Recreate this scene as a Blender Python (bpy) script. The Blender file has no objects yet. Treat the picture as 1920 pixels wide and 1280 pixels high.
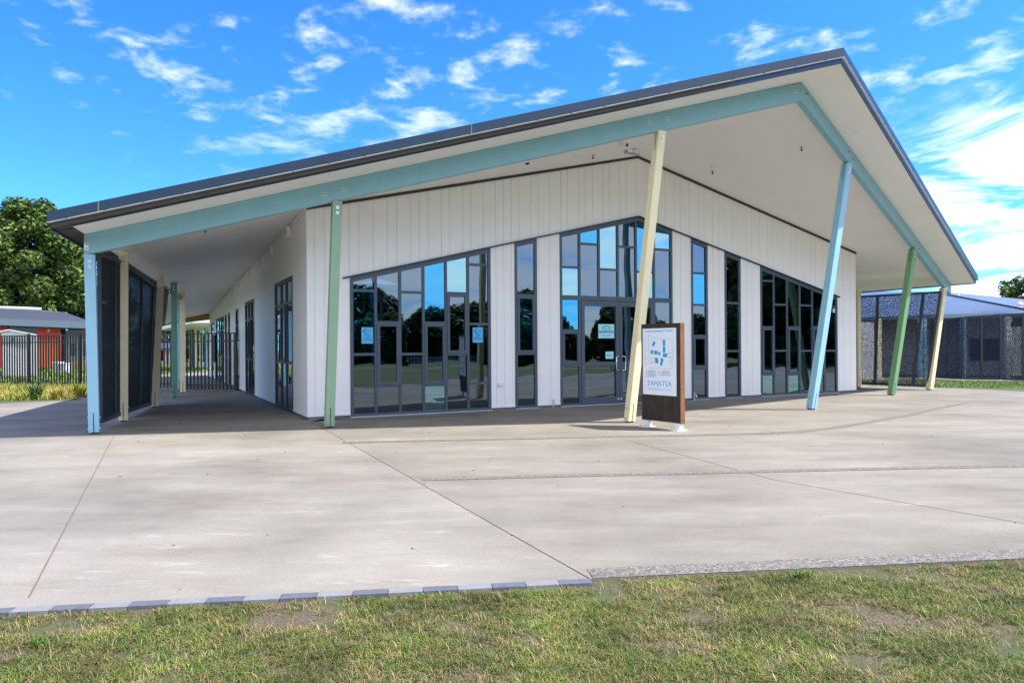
import bpy, math, random
import numpy as np
from mathutils import Vector, noise

scene = bpy.context.scene
COL = scene.collection
rng = random.Random(7)
nrng = np.random.default_rng(7)

# ------------------------------------------------------------------ camera
F = 1280.0; CX = 960.0; CY = 650.0; ROLL = 0.006; EYE = 1.3
cam_d = bpy.data.cameras.new('camera')
cam = bpy.data.objects.new('camera', cam_d)
COL.objects.link(cam)
cam_d.sensor_width = 36.0
cam_d.lens = 36.0 * F / 1920.0
cam_d.shift_y = (CY - 640.0) / 1920.0
cam_d.clip_start = 0.05
cam_d.clip_end = 5000.0
cam.location = (0, 0, EYE)
cam.rotation_euler = (math.radians(90), 0, 0)
cam.rotation_euler.rotate_axis('Z', -ROLL)
scene.camera = cam
O = Vector((0, 0, EYE))


def ray(x, y):
    dx, dy = x - CX, y - CY
    return Vector(((dx - ROLL * dy) / F, 1.0, -(dy + ROLL * dx) / F))


def onz(x, y, z=0.0):
    d = ray(x, y)
    return O + d * ((z - EYE) / d.z)


def onp(x, y, P0, nn):
    d = ray(x, y)
    return O + d * ((P0 - O).dot(nn) / d.dot(nn))


def aty(x, y, Y):
    return O + ray(x, y) * Y


# ------------------------------------------------------------------ materials
def new_mat(name):
    m = bpy.data.materials.new(name)
    m.use_nodes = True
    nt = m.node_tree
    return m, nt, nt.nodes['Principled BSDF']


def paint(name, col, rough=0.5, var=0.06, scale=3.0, metal=0.0, bump=0.0, bscale=120.0, spec=0.5, dirt=None):
    m, nt, b = new_mat(name)
    N, L = nt.nodes, nt.links
    tc = N.new('ShaderNodeTexCoord')
    nz = N.new('ShaderNodeTexNoise')
    nz.inputs['Scale'].default_value = scale
    nz.inputs['Detail'].default_value = 8
    nz.inputs['Roughness'].default_value = 0.65
    L.new(tc.outputs['Object'], nz.inputs['Vector'])
    mp = N.new('ShaderNodeMapRange')
    mp.inputs['From Min'].default_value = 0.3
    mp.inputs['From Max'].default_value = 0.7
    mp.inputs['To Min'].default_value = 1 - var
    mp.inputs['To Max'].default_value = 1 + var
    L.new(nz.outputs['Fac'], mp.inputs['Value'])
    mx = N.new('ShaderNodeVectorMath'); mx.operation = 'SCALE'
    mx.inputs[0].default_value = col
    L.new(mp.outputs['Result'], mx.inputs['Scale'])
    L.new(mx.outputs['Vector'], b.inputs['Base Color'])
    b.inputs['Roughness'].default_value = rough
    b.inputs['Metallic'].default_value = metal
    b.inputs['Specular IOR Level'].default_value = spec
    if bump > 0:
        n2 = N.new('ShaderNodeTexNoise')
        n2.inputs['Scale'].default_value = bscale
        n2.inputs['Detail'].default_value = 4
        L.new(tc.outputs['Object'], n2.inputs['Vector'])
        bp = N.new('ShaderNodeBump')
        bp.inputs['Strength'].default_value = bump
        bp.inputs['Distance'].default_value = 0.004
        L.new(n2.outputs['Fac'], bp.inputs['Height'])
        L.new(bp.outputs['Normal'], b.inputs['Normal'])
    return m


def ramp(nt, stops):
    r = nt.nodes.new('ShaderNodeValToRGB')
    cr = r.color_ramp
    while len(cr.elements) < len(stops):
        cr.elements.new(0.5)
    for e, (p, c) in zip(cr.elements, stops):
        e.position = p
        e.color = (*c, 1)
    return r


def concrete_mat(name, base, seed=0.0, stain=1.0):
    m, nt, b = new_mat(name)
    N, L = nt.nodes, nt.links
    tc = N.new('ShaderNodeTexCoord')
    mapn = N.new('ShaderNodeMapping')
    mapn.inputs['Location'].default_value = (seed, seed * 0.7, 0)
    L.new(tc.outputs['Object'], mapn.inputs['Vector'])

    def nz(scale, detail, rough, stretch=None):
        n = N.new('ShaderNodeTexNoise')
        n.inputs['Scale'].default_value = scale
        n.inputs['Detail'].default_value = detail
        n.inputs['Roughness'].default_value = rough
        if stretch:
            mp = N.new('ShaderNodeMapping')
            mp.inputs['Scale'].default_value = stretch
            mp.inputs['Rotation'].default_value = (0, 0, 0.25)
            L.new(mapn.outputs['Vector'], mp.inputs['Vector'])
            L.new(mp.outputs['Vector'], n.inputs['Vector'])
        else:
            L.new(mapn.outputs['Vector'], n.inputs['Vector'])
        return n
    big = nz(0.42, 7, 0.62)
    streak = nz(1.25, 10, 0.74, (0.4, 1.5, 1))
    fine = nz(55.0, 3, 0.7)
    grain = nz(420.0, 2, 0.8)
    c1 = ramp(nt, [(0.30, tuple(v * (1 - 0.26 * stain) for v in base)), (0.52, base),
                   (0.72, tuple(min(1, v * (1 + 0.17 * stain)) for v in base))])
    L.new(big.outputs['Fac'], c1.inputs['Fac'])
    c2 = ramp(nt, [(0.36, (0.80, 0.775, 0.75)), (0.47, (0.95, 0.94, 0.93)), (0.55, (1.0, 1.0, 1.0)), (0.66, (1.16, 1.16, 1.16))])
    L.new(streak.outputs['Fac'], c2.inputs['Fac'])
    m1 = N.new('ShaderNodeMix'); m1.data_type = 'RGBA'; m1.blend_type = 'MULTIPLY'
    m1.inputs['Factor'].default_value = 1
    L.new(c1.outputs['Color'], m1.inputs['A']); L.new(c2.outputs['Color'], m1.inputs['B'])
    c3 = ramp(nt, [(0.3, (0.88, 0.88, 0.875)), (0.7, (1.09, 1.09, 1.09))])
    L.new(fine.outputs['Fac'], c3.inputs['Fac'])
    m2 = N.new('ShaderNodeMix'); m2.data_type = 'RGBA'; m2.blend_type = 'MULTIPLY'
    m2.inputs['Factor'].default_value = 1
    L.new(m1.outputs['Result'], m2.inputs['A']); L.new(c3.outputs['Color'], m2.inputs['B'])
    c4 = ramp(nt, [(0.25, (0.74, 0.74, 0.73)), (0.75, (1.2, 1.2, 1.2))])
    L.new(grain.outputs['Fac'], c4.inputs['Fac'])
    m3 = N.new('ShaderNodeMix'); m3.data_type = 'RGBA'; m3.blend_type = 'MULTIPLY'
    m3.inputs['Factor'].default_value = 0.8
    L.new(m2.outputs['Result'], m3.inputs['A']); L.new(c4.outputs['Color'], m3.inputs['B'])
    # pale scuffs
    sc = nz(3.2, 9, 0.75, (0.5, 2.2, 1))
    c5 = ramp(nt, [(0.565, (0, 0, 0)), (0.64, (1, 1, 1))])
    L.new(sc.outputs['Fac'], c5.inputs['Fac'])
    gate = ramp(nt, [(0.47, (0, 0, 0)), (0.58, (1, 1, 1))])
    L.new(big.outputs['Fac'], gate.inputs['Fac'])
    mm = N.new('ShaderNodeMath'); mm.operation = 'MULTIPLY'
    L.new(c5.outputs['Color'], mm.inputs[0]); L.new(gate.outputs['Color'], mm.inputs[1])
    mm2 = N.new('ShaderNodeMath'); mm2.operation = 'MULTIPLY'; mm2.inputs[1].default_value = 0.6 * stain
    L.new(mm.outputs[0], mm2.inputs[0])
    m4 = N.new('ShaderNodeMix'); m4.data_type = 'RGBA'
    L.new(mm2.outputs[0], m4.inputs['Factor'])
    L.new(m3.outputs['Result'], m4.inputs['A'])
    m4.inputs['B'].default_value = (min(1, base[0] * 1.5), min(1, base[1] * 1.52), min(1, base[2] * 1.55), 1)
    # small dark spots
    vo = N.new('ShaderNodeTexVoronoi'); vo.inputs['Scale'].default_value = 1.5
    L.new(mapn.outputs['Vector'], vo.inputs['Vector'])
    c6 = ramp(nt, [(0.012, (0.35, 0.33, 0.3)), (0.022, (1, 1, 1))])
    L.new(vo.outputs['Distance'], c6.inputs['Fac'])
    m5 = N.new('ShaderNodeMix'); m5.data_type = 'RGBA'; m5.blend_type = 'MULTIPLY'
    m5.inputs['Factor'].default_value = 0.8
    L.new(m4.outputs['Result'], m5.inputs['A']); L.new(c6.outputs['Color'], m5.inputs['B'])
    L.new(m5.outputs['Result'], b.inputs['Base Color'])
    b.inputs['Roughness'].default_value = 0.85
    b.inputs['Specular IOR Level'].default_value = 0.25
    bp = N.new('ShaderNodeBump'); bp.inputs['Strength'].default_value = 0.35; bp.inputs['Distance'].default_value = 0.003
    L.new(fine.outputs['Fac'], bp.inputs['Height']); L.new(bp.outputs['Normal'], b.inputs['Normal'])
    return m


def pebble_mat(name):
    m, nt, b = new_mat(name)
    N, L = nt.nodes, nt.links
    tc = N.new('ShaderNodeTexCoord')
    vo = N.new('ShaderNodeTexVoronoi'); vo.inputs['Scale'].default_value = 75
    L.new(tc.outputs['Object'], vo.inputs['Vector'])
    sep = N.new('ShaderNodeSeparateColor'); L.new(vo.outputs['Color'], sep.inputs['Color'])
    c = ramp(nt, [(0.0, (0.10, 0.09, 0.078)), (0.35, (0.16, 0.145, 0.125)), (0.7, (0.205, 0.187, 0.162)), (1.0, (0.29, 0.265, 0.235))])
    L.new(sep.outputs['Red'], c.inputs['Fac'])
    e = ramp(nt, [(0.3, (1, 1, 1)), (0.66, (0.66, 0.65, 0.63))])
    L.new(vo.outputs['Distance'], e.inputs['Fac'])
    mx = N.new('ShaderNodeMix'); mx.data_type = 'RGBA'; mx.blend_type = 'MULTIPLY'; mx.inputs['Factor'].default_value = 1
    L.new(c.outputs['Color'], mx.inputs['A']); L.new(e.outputs['Color'], mx.inputs['B'])
    L.new(mx.outputs['Result'], b.inputs['Base Color'])
    b.inputs['Roughness'].default_value = 0.8
    bp = N.new('ShaderNodeBump'); bp.inputs['Strength'].default_value = 0.6; bp.inputs['Distance'].default_value = 0.006
    bp.invert = True
    L.new(vo.outputs['Distance'], bp.inputs['Height']); L.new(bp.outputs['Normal'], b.inputs['Normal'])
    return m


def lawn_mat(name):
    m, nt, b = new_mat(name)
    N, L = nt.nodes, nt.links
    tc = N.new('ShaderNodeTexCoord')

    def nz(s, d, r):
        n = N.new('ShaderNodeTexNoise'); n.inputs['Scale'].default_value = s
        n.inputs['Detail'].default_value = d; n.inputs['Roughness'].default_value = r
        L.new(tc.outputs['Object'], n.inputs['Vector']); return n
    a = nz(1.6, 8, 0.7); f = nz(70, 4, 0.8); g = nz(0.12, 4, 0.6)
    soil = ramp(nt, [(0.3, (0.05, 0.035, 0.021)), (0.52, (0.125, 0.092, 0.055)), (0.75, (0.26, 0.20, 0.125))])
    L.new(f.outputs['Fac'], soil.inputs['Fac'])
    gr = ramp(nt, [(0.2, (0.035, 0.055, 0.012)), (0.5, (0.065, 0.095, 0.02)), (0.8, (0.13, 0.125, 0.045))])
    L.new(f.outputs['Fac'], gr.inputs['Fac'])
    # close to the forecourt the turf is worn to soil; further off it is closed
    sp = N.new('ShaderNodeVectorMath'); sp.operation = 'DISTANCE'; sp.inputs[1].default_value = (0, 4, 0)
    L.new(tc.outputs['Object'], sp.inputs[0])
    mr = N.new('ShaderNodeMapRange'); mr.inputs['From Min'].default_value = 4; mr.inputs['From Max'].default_value = 9
    mr.inputs['To Min'].default_value = 0.0; mr.inputs['To Max'].default_value = 0.5
    L.new(sp.outputs['Value'], mr.inputs['Value'])
    ad = N.new('ShaderNodeMath'); ad.operation = 'ADD'
    L.new(a.outputs['Fac'], ad.inputs[0]); L.new(mr.outputs['Result'], ad.inputs[1])
    k = ramp(nt, [(0.46, (0, 0, 0)), (0.6, (1, 1, 1))]); L.new(ad.outputs[0], k.inputs['Fac'])
    mx = N.new('ShaderNodeMix'); mx.data_type = 'RGBA'
    L.new(k.outputs['Color'], mx.inputs['Factor']); L.new(soil.outputs['Color'], mx.inputs['A']); L.new(gr.outputs['Color'], mx.inputs['B'])
    L.new(mx.outputs['Result'], b.inputs['Base Color'])
    b.inputs['Roughness'].default_value = 0.95
    bp = N.new('ShaderNodeBump'); bp.inputs['Strength'].default_value = 0.8; bp.inputs['Distance'].default_value = 0.02
    L.new(f.outputs['Fac'], bp.inputs['Height']); L.new(bp.outputs['Normal'], b.inputs['Normal'])
    return m


def leaf_mat(name, rough=0.55, trans=0.25):
    m, nt, b = new_mat(name)
    N, L = nt.nodes, nt.links
    at = N.new('ShaderNodeAttribute'); at.attribute_name = 'tint'
    L.new(at.outputs['Color'], b.inputs['Base Color'])
    b.inputs['Roughness'].default_value = rough
    b.inputs['Specular IOR Level'].default_value = 0.3
    tr = N.new('ShaderNodeBsdfTranslucent')
    L.new(at.outputs['Color'], tr.inputs['Color'])
    ms = N.new('ShaderNodeMixShader'); ms.inputs[0].default_value = trans
    L.new(b.outputs[0], ms.inputs[1]); L.new(tr.outputs[0], ms.inputs[2])
    L.new(ms.outputs[0], N['Material Output'].inputs['Surface'])
    return m


def glass_mat(name, refl, tint, through=(0.13, 0.15, 0.16)):
    m = bpy.data.materials.new(name); m.use_nodes = True
    nt = m.node_tree; N, L = nt.nodes, nt.links
    N.remove(N['Principled BSDF'])
    gl = N.new('ShaderNodeBsdfGlossy'); gl.inputs['Roughness'].default_value = 0.0
    gl.inputs['Color'].default_value = (*tint, 1)
    tr = N.new('ShaderNodeBsdfTransparent'); tr.inputs['Color'].default_value = (*through, 1)
    fr = N.new('ShaderNodeFresnel'); fr.inputs['IOR'].default_value = 1.5
    mr = N.new('ShaderNodeMapRange'); mr.inputs['To Min'].default_value = refl
    L.new(fr.outputs[0], mr.inputs['Value'])
    tc = N.new('ShaderNodeTexCoord')
    nz = N.new('ShaderNodeTexNoise'); nz.inputs['Scale'].default_value = 1.1; nz.inputs['Detail'].default_value = 1
    L.new(tc.outputs['Object'], nz.inputs['Vector'])
    bp = N.new('ShaderNodeBump'); bp.inputs['Strength'].default_value = 0.2; bp.inputs['Distance'].default_value = 0.03
    L.new(nz.outputs['Fac'], bp.inputs['Height']); L.new(bp.outputs['Normal'], gl.inputs['Normal'])
    ms = N.new('ShaderNodeMixShader')
    L.new(mr.outputs['Result'], ms.inputs[0]); L.new(tr.outputs[0], ms.inputs[1]); L.new(gl.outputs[0], ms.inputs[2])
    L.new(ms.outputs[0], N['Material Output'].inputs['Surface'])
    return m


def perforated_mat(name, col, open_share=0.42, scale=34.0):
    """sheet metal cut with an irregular pattern of holes"""
    m, nt, b = new_mat(name)
    N, L = nt.nodes, nt.links
    b.inputs['Base Color'].default_value = (*col, 1); b.inputs['Roughness'].default_value = 0.75
    b.inputs['Specular IOR Level'].default_value = 0.2
    tc = N.new('ShaderNodeTexCoord')
    vo = N.new('ShaderNodeTexVoronoi'); vo.inputs['Scale'].default_value = scale; vo.feature = 'SMOOTH_F1'
    vo.inputs['Smoothness'].default_value = 0.25
    L.new(tc.outputs['UV'], vo.inputs['Vector'])
    nz = N.new('ShaderNodeTexNoise'); nz.inputs['Scale'].default_value = scale * 0.55; nz.inputs['Detail'].default_value = 2
    L.new(tc.outputs['UV'], nz.inputs['Vector'])
    ad = N.new('ShaderNodeMath'); ad.operation = 'MULTIPLY_ADD'; ad.inputs[1].default_value = 0.9
    L.new(nz.outputs['Fac'], ad.inputs[0]); L.new(vo.outputs['Distance'], ad.inputs[2])
    lt = N.new('ShaderNodeMath'); lt.operation = 'LESS_THAN'; lt.inputs[1].default_value = 0.45 + open_share
    L.new(ad.outputs[0], lt.inputs[0])
    tr = N.new('ShaderNodeBsdfTransparent')
    ms = N.new('ShaderNodeMixShader')
    L.new(lt.outputs[0], ms.inputs[0]); L.new(b.outputs[0], ms.inputs[1]); L.new(tr.outputs[0], ms.inputs[2])
    L.new(ms.outputs[0], N['Material Output'].inputs['Surface'])
    return m


def rust_mat(name, cols, rough=0.8):
    m, nt, b = new_mat(name)
    N, L = nt.nodes, nt.links
    tc = N.new('ShaderNodeTexCoord')
    mp = N.new('ShaderNodeMapping'); mp.inputs['Scale'].default_value = (1, 1, 0.25)
    L.new(tc.outputs['Object'], mp.inputs['Vector'])
    n = N.new('ShaderNodeTexNoise'); n.inputs['Scale'].default_value = 14; n.inputs['Detail'].default_value = 10
    n.inputs['Roughness'].default_value = 0.75
    L.new(mp.outputs['Vector'], n.inputs['Vector'])
    c = ramp(nt, [(0.3, cols[0]), (0.5, cols[1]), (0.7, cols[2])])
    L.new(n.outputs['Fac'], c.inputs['Fac']); L.new(c.outputs['Color'], b.inputs['Base Color'])
    b.inputs['Roughness'].default_value = rough
    bp = N.new('ShaderNodeBump'); bp.inputs['Strength'].default_value = 0.3; bp.inputs['Distance'].default_value = 0.003
    L.new(n.outputs['Fac'], bp.inputs['Height']); L.new(bp.outputs['Normal'], b.inputs['Normal'])
    return m


def soffit_mat(name, col):
    m = paint(name, col, 0.55, 0.03, 1.2)
    nt = m.node_tree; N, L = nt.nodes, nt.links
    b = N['Principled BSDF']
    uvn = N.new('ShaderNodeTexCoord')
    sx = N.new('ShaderNodeSeparateXYZ'); L.new(uvn.outputs['UV'], sx.inputs[0])
    md = N.new('ShaderNodeMath'); md.operation = 'FRACT'
    sc = N.new('ShaderNodeMath'); sc.operation = 'MULTIPLY'; sc.inputs[1].default_value = 1 / 0.137
    L.new(sx.outputs['Y'], sc.inputs[0]); L.new(sc.outputs[0], md.inputs[0])
    gr = ramp(nt, [(0.0, (0, 0, 0)), (0.05, (1, 1, 1)), (0.95, (1, 1, 1)), (1.0, (0, 0, 0))])
    L.new(md.outputs[0], gr.inputs['Fac'])
    bp = N.new('ShaderNodeBump'); bp.inputs['Strength'].default_value = 0.4; bp.inputs['Distance'].default_value = 0.006
    L.new(gr.outputs['Color'], bp.inputs['Height']); L.new(bp.outputs['Normal'], b.inputs['Normal'])
    return m


M = dict(
    wall=paint('white_weatherboard_paint', (0.90, 0.89, 0.88), 0.45, 0.03, 2.0),
    trim=paint('dark_brown_trim', (0.05, 0.042, 0.036), 0.6),
    soffit=soffit_mat('white_soffit_lining', (0.88, 0.865, 0.84)),
    frame=paint('slate_aluminium', (0.060, 0.092, 0.128), 0.38, 0.04, 5),
    framedark=paint('dark_bronze_aluminium', (0.035, 0.028, 0.03), 0.4, 0.05, 5),
    flash=paint('charcoal_flashing', (0.02, 0.026, 0.036), 0.4),
    navy=paint('navy_roof_steel', (0.009, 0.031, 0.066), 0.45, 0.12, 2.5, 0.15),
    navy_lip=paint('navy_gutter_steel', (0.022, 0.062, 0.145), 0.5, 0.1, 2.5, 0.15),
    underroof=paint('dark_roof_underside', (0.06, 0.06, 0.05), 0.7),
    aqua=paint('pale_aqua_paint', (0.23, 0.46, 0.53), 0.45, 0.05, 6, bump=0.08),
    blue=paint('sky_blue_paint', (0.29, 0.55, 0.71), 0.42, 0.05, 6, bump=0.08),
    cream=paint('cream_yellow_paint', (0.82, 0.73, 0.47), 0.45, 0.05, 6, bump=0.08),
    green=paint('leaf_green_paint', (0.18, 0.36, 0.18), 0.45, 0.05, 6, bump=0.08),
    sage=paint('sage_green_paint', (0.26, 0.41, 0.28), 0.45, 0.05, 6, bump=0.08),
    teal=paint('sea_green_paint', (0.10, 0.28, 0.20), 0.45, 0.05, 6, bump=0.08),
    mustard=paint('mustard_paint', (0.42, 0.24, 0.05), 0.5),
    steel=paint('galvanised_steel', (0.62, 0.63, 0.64), 0.35, 0.08, 30, 0.85),
    chrome=paint('brushed_stainless', (0.75, 0.75, 0.75), 0.2, 0.03, 30, 1.0),
    whitemetal=paint('white_powder_coat', (0.78, 0.78, 0.77), 0.4, 0.06, 20),
    darksteel=paint('dark_bolt_steel', (0.03, 0.025, 0.022), 0.5, 0.2, 40, 0.4),
    black=paint('black_powder_coat', (0.012, 0.012, 0.014), 0.4, 0.1, 10),
    charcoal=paint('charcoal_screen_frame', (0.028, 0.036, 0.052), 0.45, 0.1, 8),
    concrete=concrete_mat('broomed_concrete', (0.222, 0.200, 0.168), 0.0),
    concrete2=concrete_mat('pale_concrete', (0.238, 0.216, 0.184), 13.7, 1.2),
    foundation=concrete_mat('foundation_concrete', (0.22, 0.23, 0.25), 4.0),
    joint=paint('dark_joint', (0.09, 0.08, 0.07), 0.9),  # even dark colour of the joint between the slabs
    sawcut=paint('saw_cut_joint', (0.13, 0.105, 0.08), 0.9),
    pebble=pebble_mat('exposed_aggregate'),
    paver_dark=paint('charcoal_edge_brick', (0.095, 0.10, 0.125), 0.75, 0.18, 14, bump=0.4),
    paver_light=paint('grey_edge_brick', (0.185, 0.185, 0.195), 0.75, 0.12, 14, bump=0.4),
    lawn=lawn_mat('worn_lawn'),
    leaf=leaf_mat('foliage'),
    bark=rust_mat('bark', [(0.03, 0.022, 0.016), (0.075, 0.055, 0.04), (0.13, 0.10, 0.075)], 0.95),
    glass_grey=glass_mat('grey_window_glass', 0.17, (0.60, 0.78, 0.96)),
    glass_blue=glass_mat('blue_window_glass', 0.40, (0.12, 0.58, 1.0)),
    glass_cyan=glass_mat('cyan_window_glass', 0.36, (0.50, 0.88, 1.0)),
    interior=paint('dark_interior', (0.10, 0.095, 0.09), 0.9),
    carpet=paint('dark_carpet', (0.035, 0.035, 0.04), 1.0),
    perf=perforated_mat('perforated_charcoal_sheet', (0.022, 0.028, 0.045), 0.305, 70),
    perf_open=perforated_mat('open_perforated_sheet', (0.022, 0.028, 0.045), 0.47, 90),
    perf_fine=perforated_mat('fine_perforated_sheet', (0.016, 0.024, 0.048), 0.35, 85),
    rust_front=rust_mat('shaded_weathering_steel', [(0.012, 0.010, 0.010), (0.035, 0.022, 0.018), (0.085, 0.045, 0.03)]),  # same rust darkened, the sign front's shade put into the colour
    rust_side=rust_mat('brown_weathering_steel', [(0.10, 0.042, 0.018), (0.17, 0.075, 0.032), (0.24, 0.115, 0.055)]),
    panel=paint('white_sign_panel', (0.80, 0.84, 0.90), 0.35, 0.02),
    ink_blue=paint('cyan_sign_ink', (0.02, 0.33, 0.56), 0.4),
    ink_pale=paint('pale_cyan_sign_ink', (0.25, 0.55, 0.74), 0.4),
    ink_grey=paint('grey_sign_ink', (0.18, 0.19, 0.22), 0.5),
    paper_blue=paint('bright_blue_paper', (0.10, 0.50, 0.86), 0.7),
    paper_cyan=paint('pale_cyan_paper', (0.38, 0.80, 0.84), 0.7),
    ink_dark=paint('dark_blue_ink', (0.015, 0.09, 0.22), 0.7),
    ink_teal=paint('teal_ink', (0.03, 0.26, 0.36), 0.7),
    red=paint('bright_red_cladding', (1.0, 0.055, 0.012), 0.5, 0.08, 2),
    orange=paint('orange_and_sunlit_red', (1.0, 0.23, 0.05), 0.5, 0.08, 2),  # also stands for the red wall's sunlit part, light put into colour
    greyroof=paint('grey_roof_steel', (0.06, 0.065, 0.085), 0.45, 0.1, 2),
    guttergrey=paint('blue_grey_gutter', (0.16, 0.21, 0.27), 0.4),
    slateroof=paint('slate_blue_roof_steel', (0.085, 0.115, 0.17), 0.42, 0.1, 1.2, 0.1),
    cladding=paint('cool_white_cladding', (0.58, 0.60, 0.64), 0.5, 0.05, 2),
    greywall=paint('pale_grey_wall', (0.42, 0.42, 0.43), 0.6, 0.06, 2),
    timber=rust_mat('raw_timber', [(0.30, 0.19, 0.10), (0.42, 0.28, 0.16), (0.52, 0.36, 0.22)]),
    darkglass=glass_mat('dark_glass', 0.25, (0.8, 0.9, 1.0), (0.05, 0.06, 0.07)),
    pane_reflect=paint('bluish_reflection_pane', (0.13, 0.22, 0.33), 0.2),  # bluish reflection painted as an even pane colour
    lens=paint('dark_lens', (0.01, 0.01, 0.04), 0.08),
)


# ------------------------------------------------------------------ mesh helpers
class MB:
    def __init__(self):
        self.v = []; self.f = []; self.mi = []; self.uv = {}

    def poly(self, pts, mi=0, uv=None):
        i = len(self.v)
        self.v += [Vector(p) for p in pts]
        self.f.append(list(range(i, i + len(pts)))); self.mi.append(mi)
        if uv: self.uv[len(self.f) - 1] = uv
        return self

    def hexa(self, b, t, mi=0):
        """b, t: four bottom points and four top points, same order"""
        i = len(self.v)
        self.v += [Vector(p) for p in b] + [Vector(p) for p in t]
        for q in ((3, 2, 1, 0), (4, 5, 6, 7), (0, 1, 5, 4), (1, 2, 6, 5), (2, 3, 7, 6), (3, 0, 4, 7)):
            self.f.append([i + k for k in q]); self.mi.append(mi)
        return self

    def box(self, c, s, ax=None, mi=0):
        c = Vector(c)
        ex, ey, ez = ax or (Vector((1, 0, 0)), Vector((0, 1, 0)), Vector((0, 0, 1)))
        hx, hy, hz = ex * s[0] / 2, ey * s[1] / 2, ez * s[2] / 2
        b = [c - hx - hy - hz, c + hx - hy - hz, c + hx + hy - hz, c - hx + hy - hz]
        return self.hexa(b, [p + hz * 2 for p in b], mi)

    def prism(self, pts, ext, mi=0):
        n = len(pts); i = len(self.v); ext = Vector(ext)
        self.v += [Vector(p) for p in pts] + [Vector(p) + ext for p in pts]
        self.f.append([i + k for k in range(n)][::-1]); self.mi.append(mi)
        self.f.append([i + n + k for k in range(n)]); self.mi.append(mi)
        for k in range(n):
            self.f.append([i + k, i + (k + 1) % n, i + n + (k + 1) % n, i + n + k]); self.mi.append(mi)
        return self

    def tube(self, pts, r, seg=8, mi=0, cap=True):
        pts = [Vector(p) for p in pts]
        rs = r if isinstance(r, (list, tuple)) else [r] * len(pts)
        rings = []
        ref = None
        for k, p in enumerate(pts):
            a = pts[max(k - 1, 0)]; b = pts[min(k + 1, len(pts) - 1)]
            d = (b - a).normalized()
            if ref is None:
                ref = d.orthogonal().normalized()
            ref = (ref - d * ref.dot(d)).normalized()
            y = d.cross(ref)
            i = len(self.v)
            for s in range(seg):
                an = 2 * math.pi * s / seg
                self.v.append(p + (ref * math.cos(an) + y * math.sin(an)) * rs[k])
            rings.append(i)
        for a, b in zip(rings, rings[1:]):
            for s in range(seg):
                self.f.append([a + s, a + (s + 1) % seg, b + (s + 1) % seg, b + s]); self.mi.append(mi)
        if cap:
            self.f.append([rings[0] + s for s in range(seg)][::-1]); self.mi.append(mi)
            self.f.append([rings[-1] + s for s in range(seg)]); self.mi.append(mi)
        return self

    def build(self, name, mats, parent=None, bevel=0.0, smooth=False):
        off = origin_of(parent)
        me = bpy.data.meshes.new(name)
        me.from_pydata([tuple(p - off) for p in self.v], [], self.f)
        if not isinstance(mats, (list, tuple)):
            mats = [mats]
        for m in mats:
            me.materials.append(m)
        if len(mats) > 1:
            me.polygons.foreach_set('material_index', self.mi)
        if self.uv:
            ul = me.uv_layers.new(name='UVMap')
            for fi, uvs in self.uv.items():
                for li, q in zip(me.polygons[fi].loop_indices, uvs):
                    ul.data[li].uv = q
        if smooth:
            me.polygons.foreach_set('use_smooth', [True] * len(me.polygons))
        me.update()
        o = bpy.data.objects.new(name, me)
        COL.objects.link(o)
        if parent is not None:
            o.parent = parent
        if bevel:
            bv = o.modifiers.new('bevel', 'BEVEL'); bv.width = bevel; bv.segments = 2; bv.limit_method = 'ANGLE'
        return o


def origin_of(parent):
    off = Vector((0, 0, 0))
    while parent is not None:
        off = off + parent.location
        parent = parent.parent
    return off


def tag(o, label=None, cat=None, group=None, kind=None):
    if label: o['label'] = label
    if cat: o['category'] = cat
    if group: o['group'] = group
    if kind: o['kind'] = kind
    return o


def thing(name, loc, label, cat, group=None):
    o = bpy.data.objects.new(name, None)
    o.location = loc; o.empty_display_size = 0.2
    COL.objects.link(o)
    return tag(o, label, cat, group)


def set_loc(o, loc):
    """give a one-mesh thing an origin of its own"""
    loc = Vector(loc)
    n = len(o.data.vertices)
    co = np.empty(n * 3, np.float32); o.data.vertices.foreach_get('co', co)
    co = co.reshape(-1, 3) - np.array(loc, np.float32)
    o.data.vertices.foreach_set('co', co.ravel()); o.data.update()
    o.location = loc
    return o


def text_mesh(body, size, origin, right, up, mat, parent, name, align='CENTER', width=None, thin=0.0, ext=0.0008):
    cu = bpy.data.curves.new('lettering', 'FONT')
    cu.body = body; cu.size = size; cu.align_x = align; cu.align_y = 'CENTER'; cu.extrude = ext; cu.offset = thin
    cu.resolution_u = 3
    tmp = bpy.data.objects.new('lettering', cu)
    COL.objects.link(tmp)
    bpy.context.view_layer.update()
    dg = bpy.context.evaluated_depsgraph_get()
    me = bpy.data.meshes.new_from_object(tmp.evaluated_get(dg))
    bpy.data.objects.remove(tmp); bpy.data.curves.remove(cu)
    n = len(me.vertices)
    co = np.empty(n * 3, np.float32); me.vertices.foreach_get('co', co); co = co.reshape(-1, 3)
    if width and n:
        w = co[:, 0].max() - co[:, 0].min(); co[:, 0] *= width / w
    right = Vector(right).normalized(); up = Vector(up).normalized(); nn = right.cross(up)
    R = np.array([right, up, nn], np.float32)
    out = co @ R + np.array(Vector(origin) - origin_of(parent), np.float32)
    me.vertices.foreach_set('co', out.ravel())
    me.materials.clear(); me.materials.append(mat); me.update()
    me.name = name
    o = bpy.data.objects.new(name, me); COL.objects.link(o)
    o.parent = parent
    return o


# ------------------------------------------------------------------ building frame
UP = Vector((0, 0, 1))
CL = onz(576.7, 781.3, 0.055); CL.z = 0
CR = onz(1605.6, 730.6, 0.055); CR.z = 0
W = (CR - CL).length
U = (CR - CL).normalized()
NN = Vector((U.y, -U.x, 0))


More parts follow.
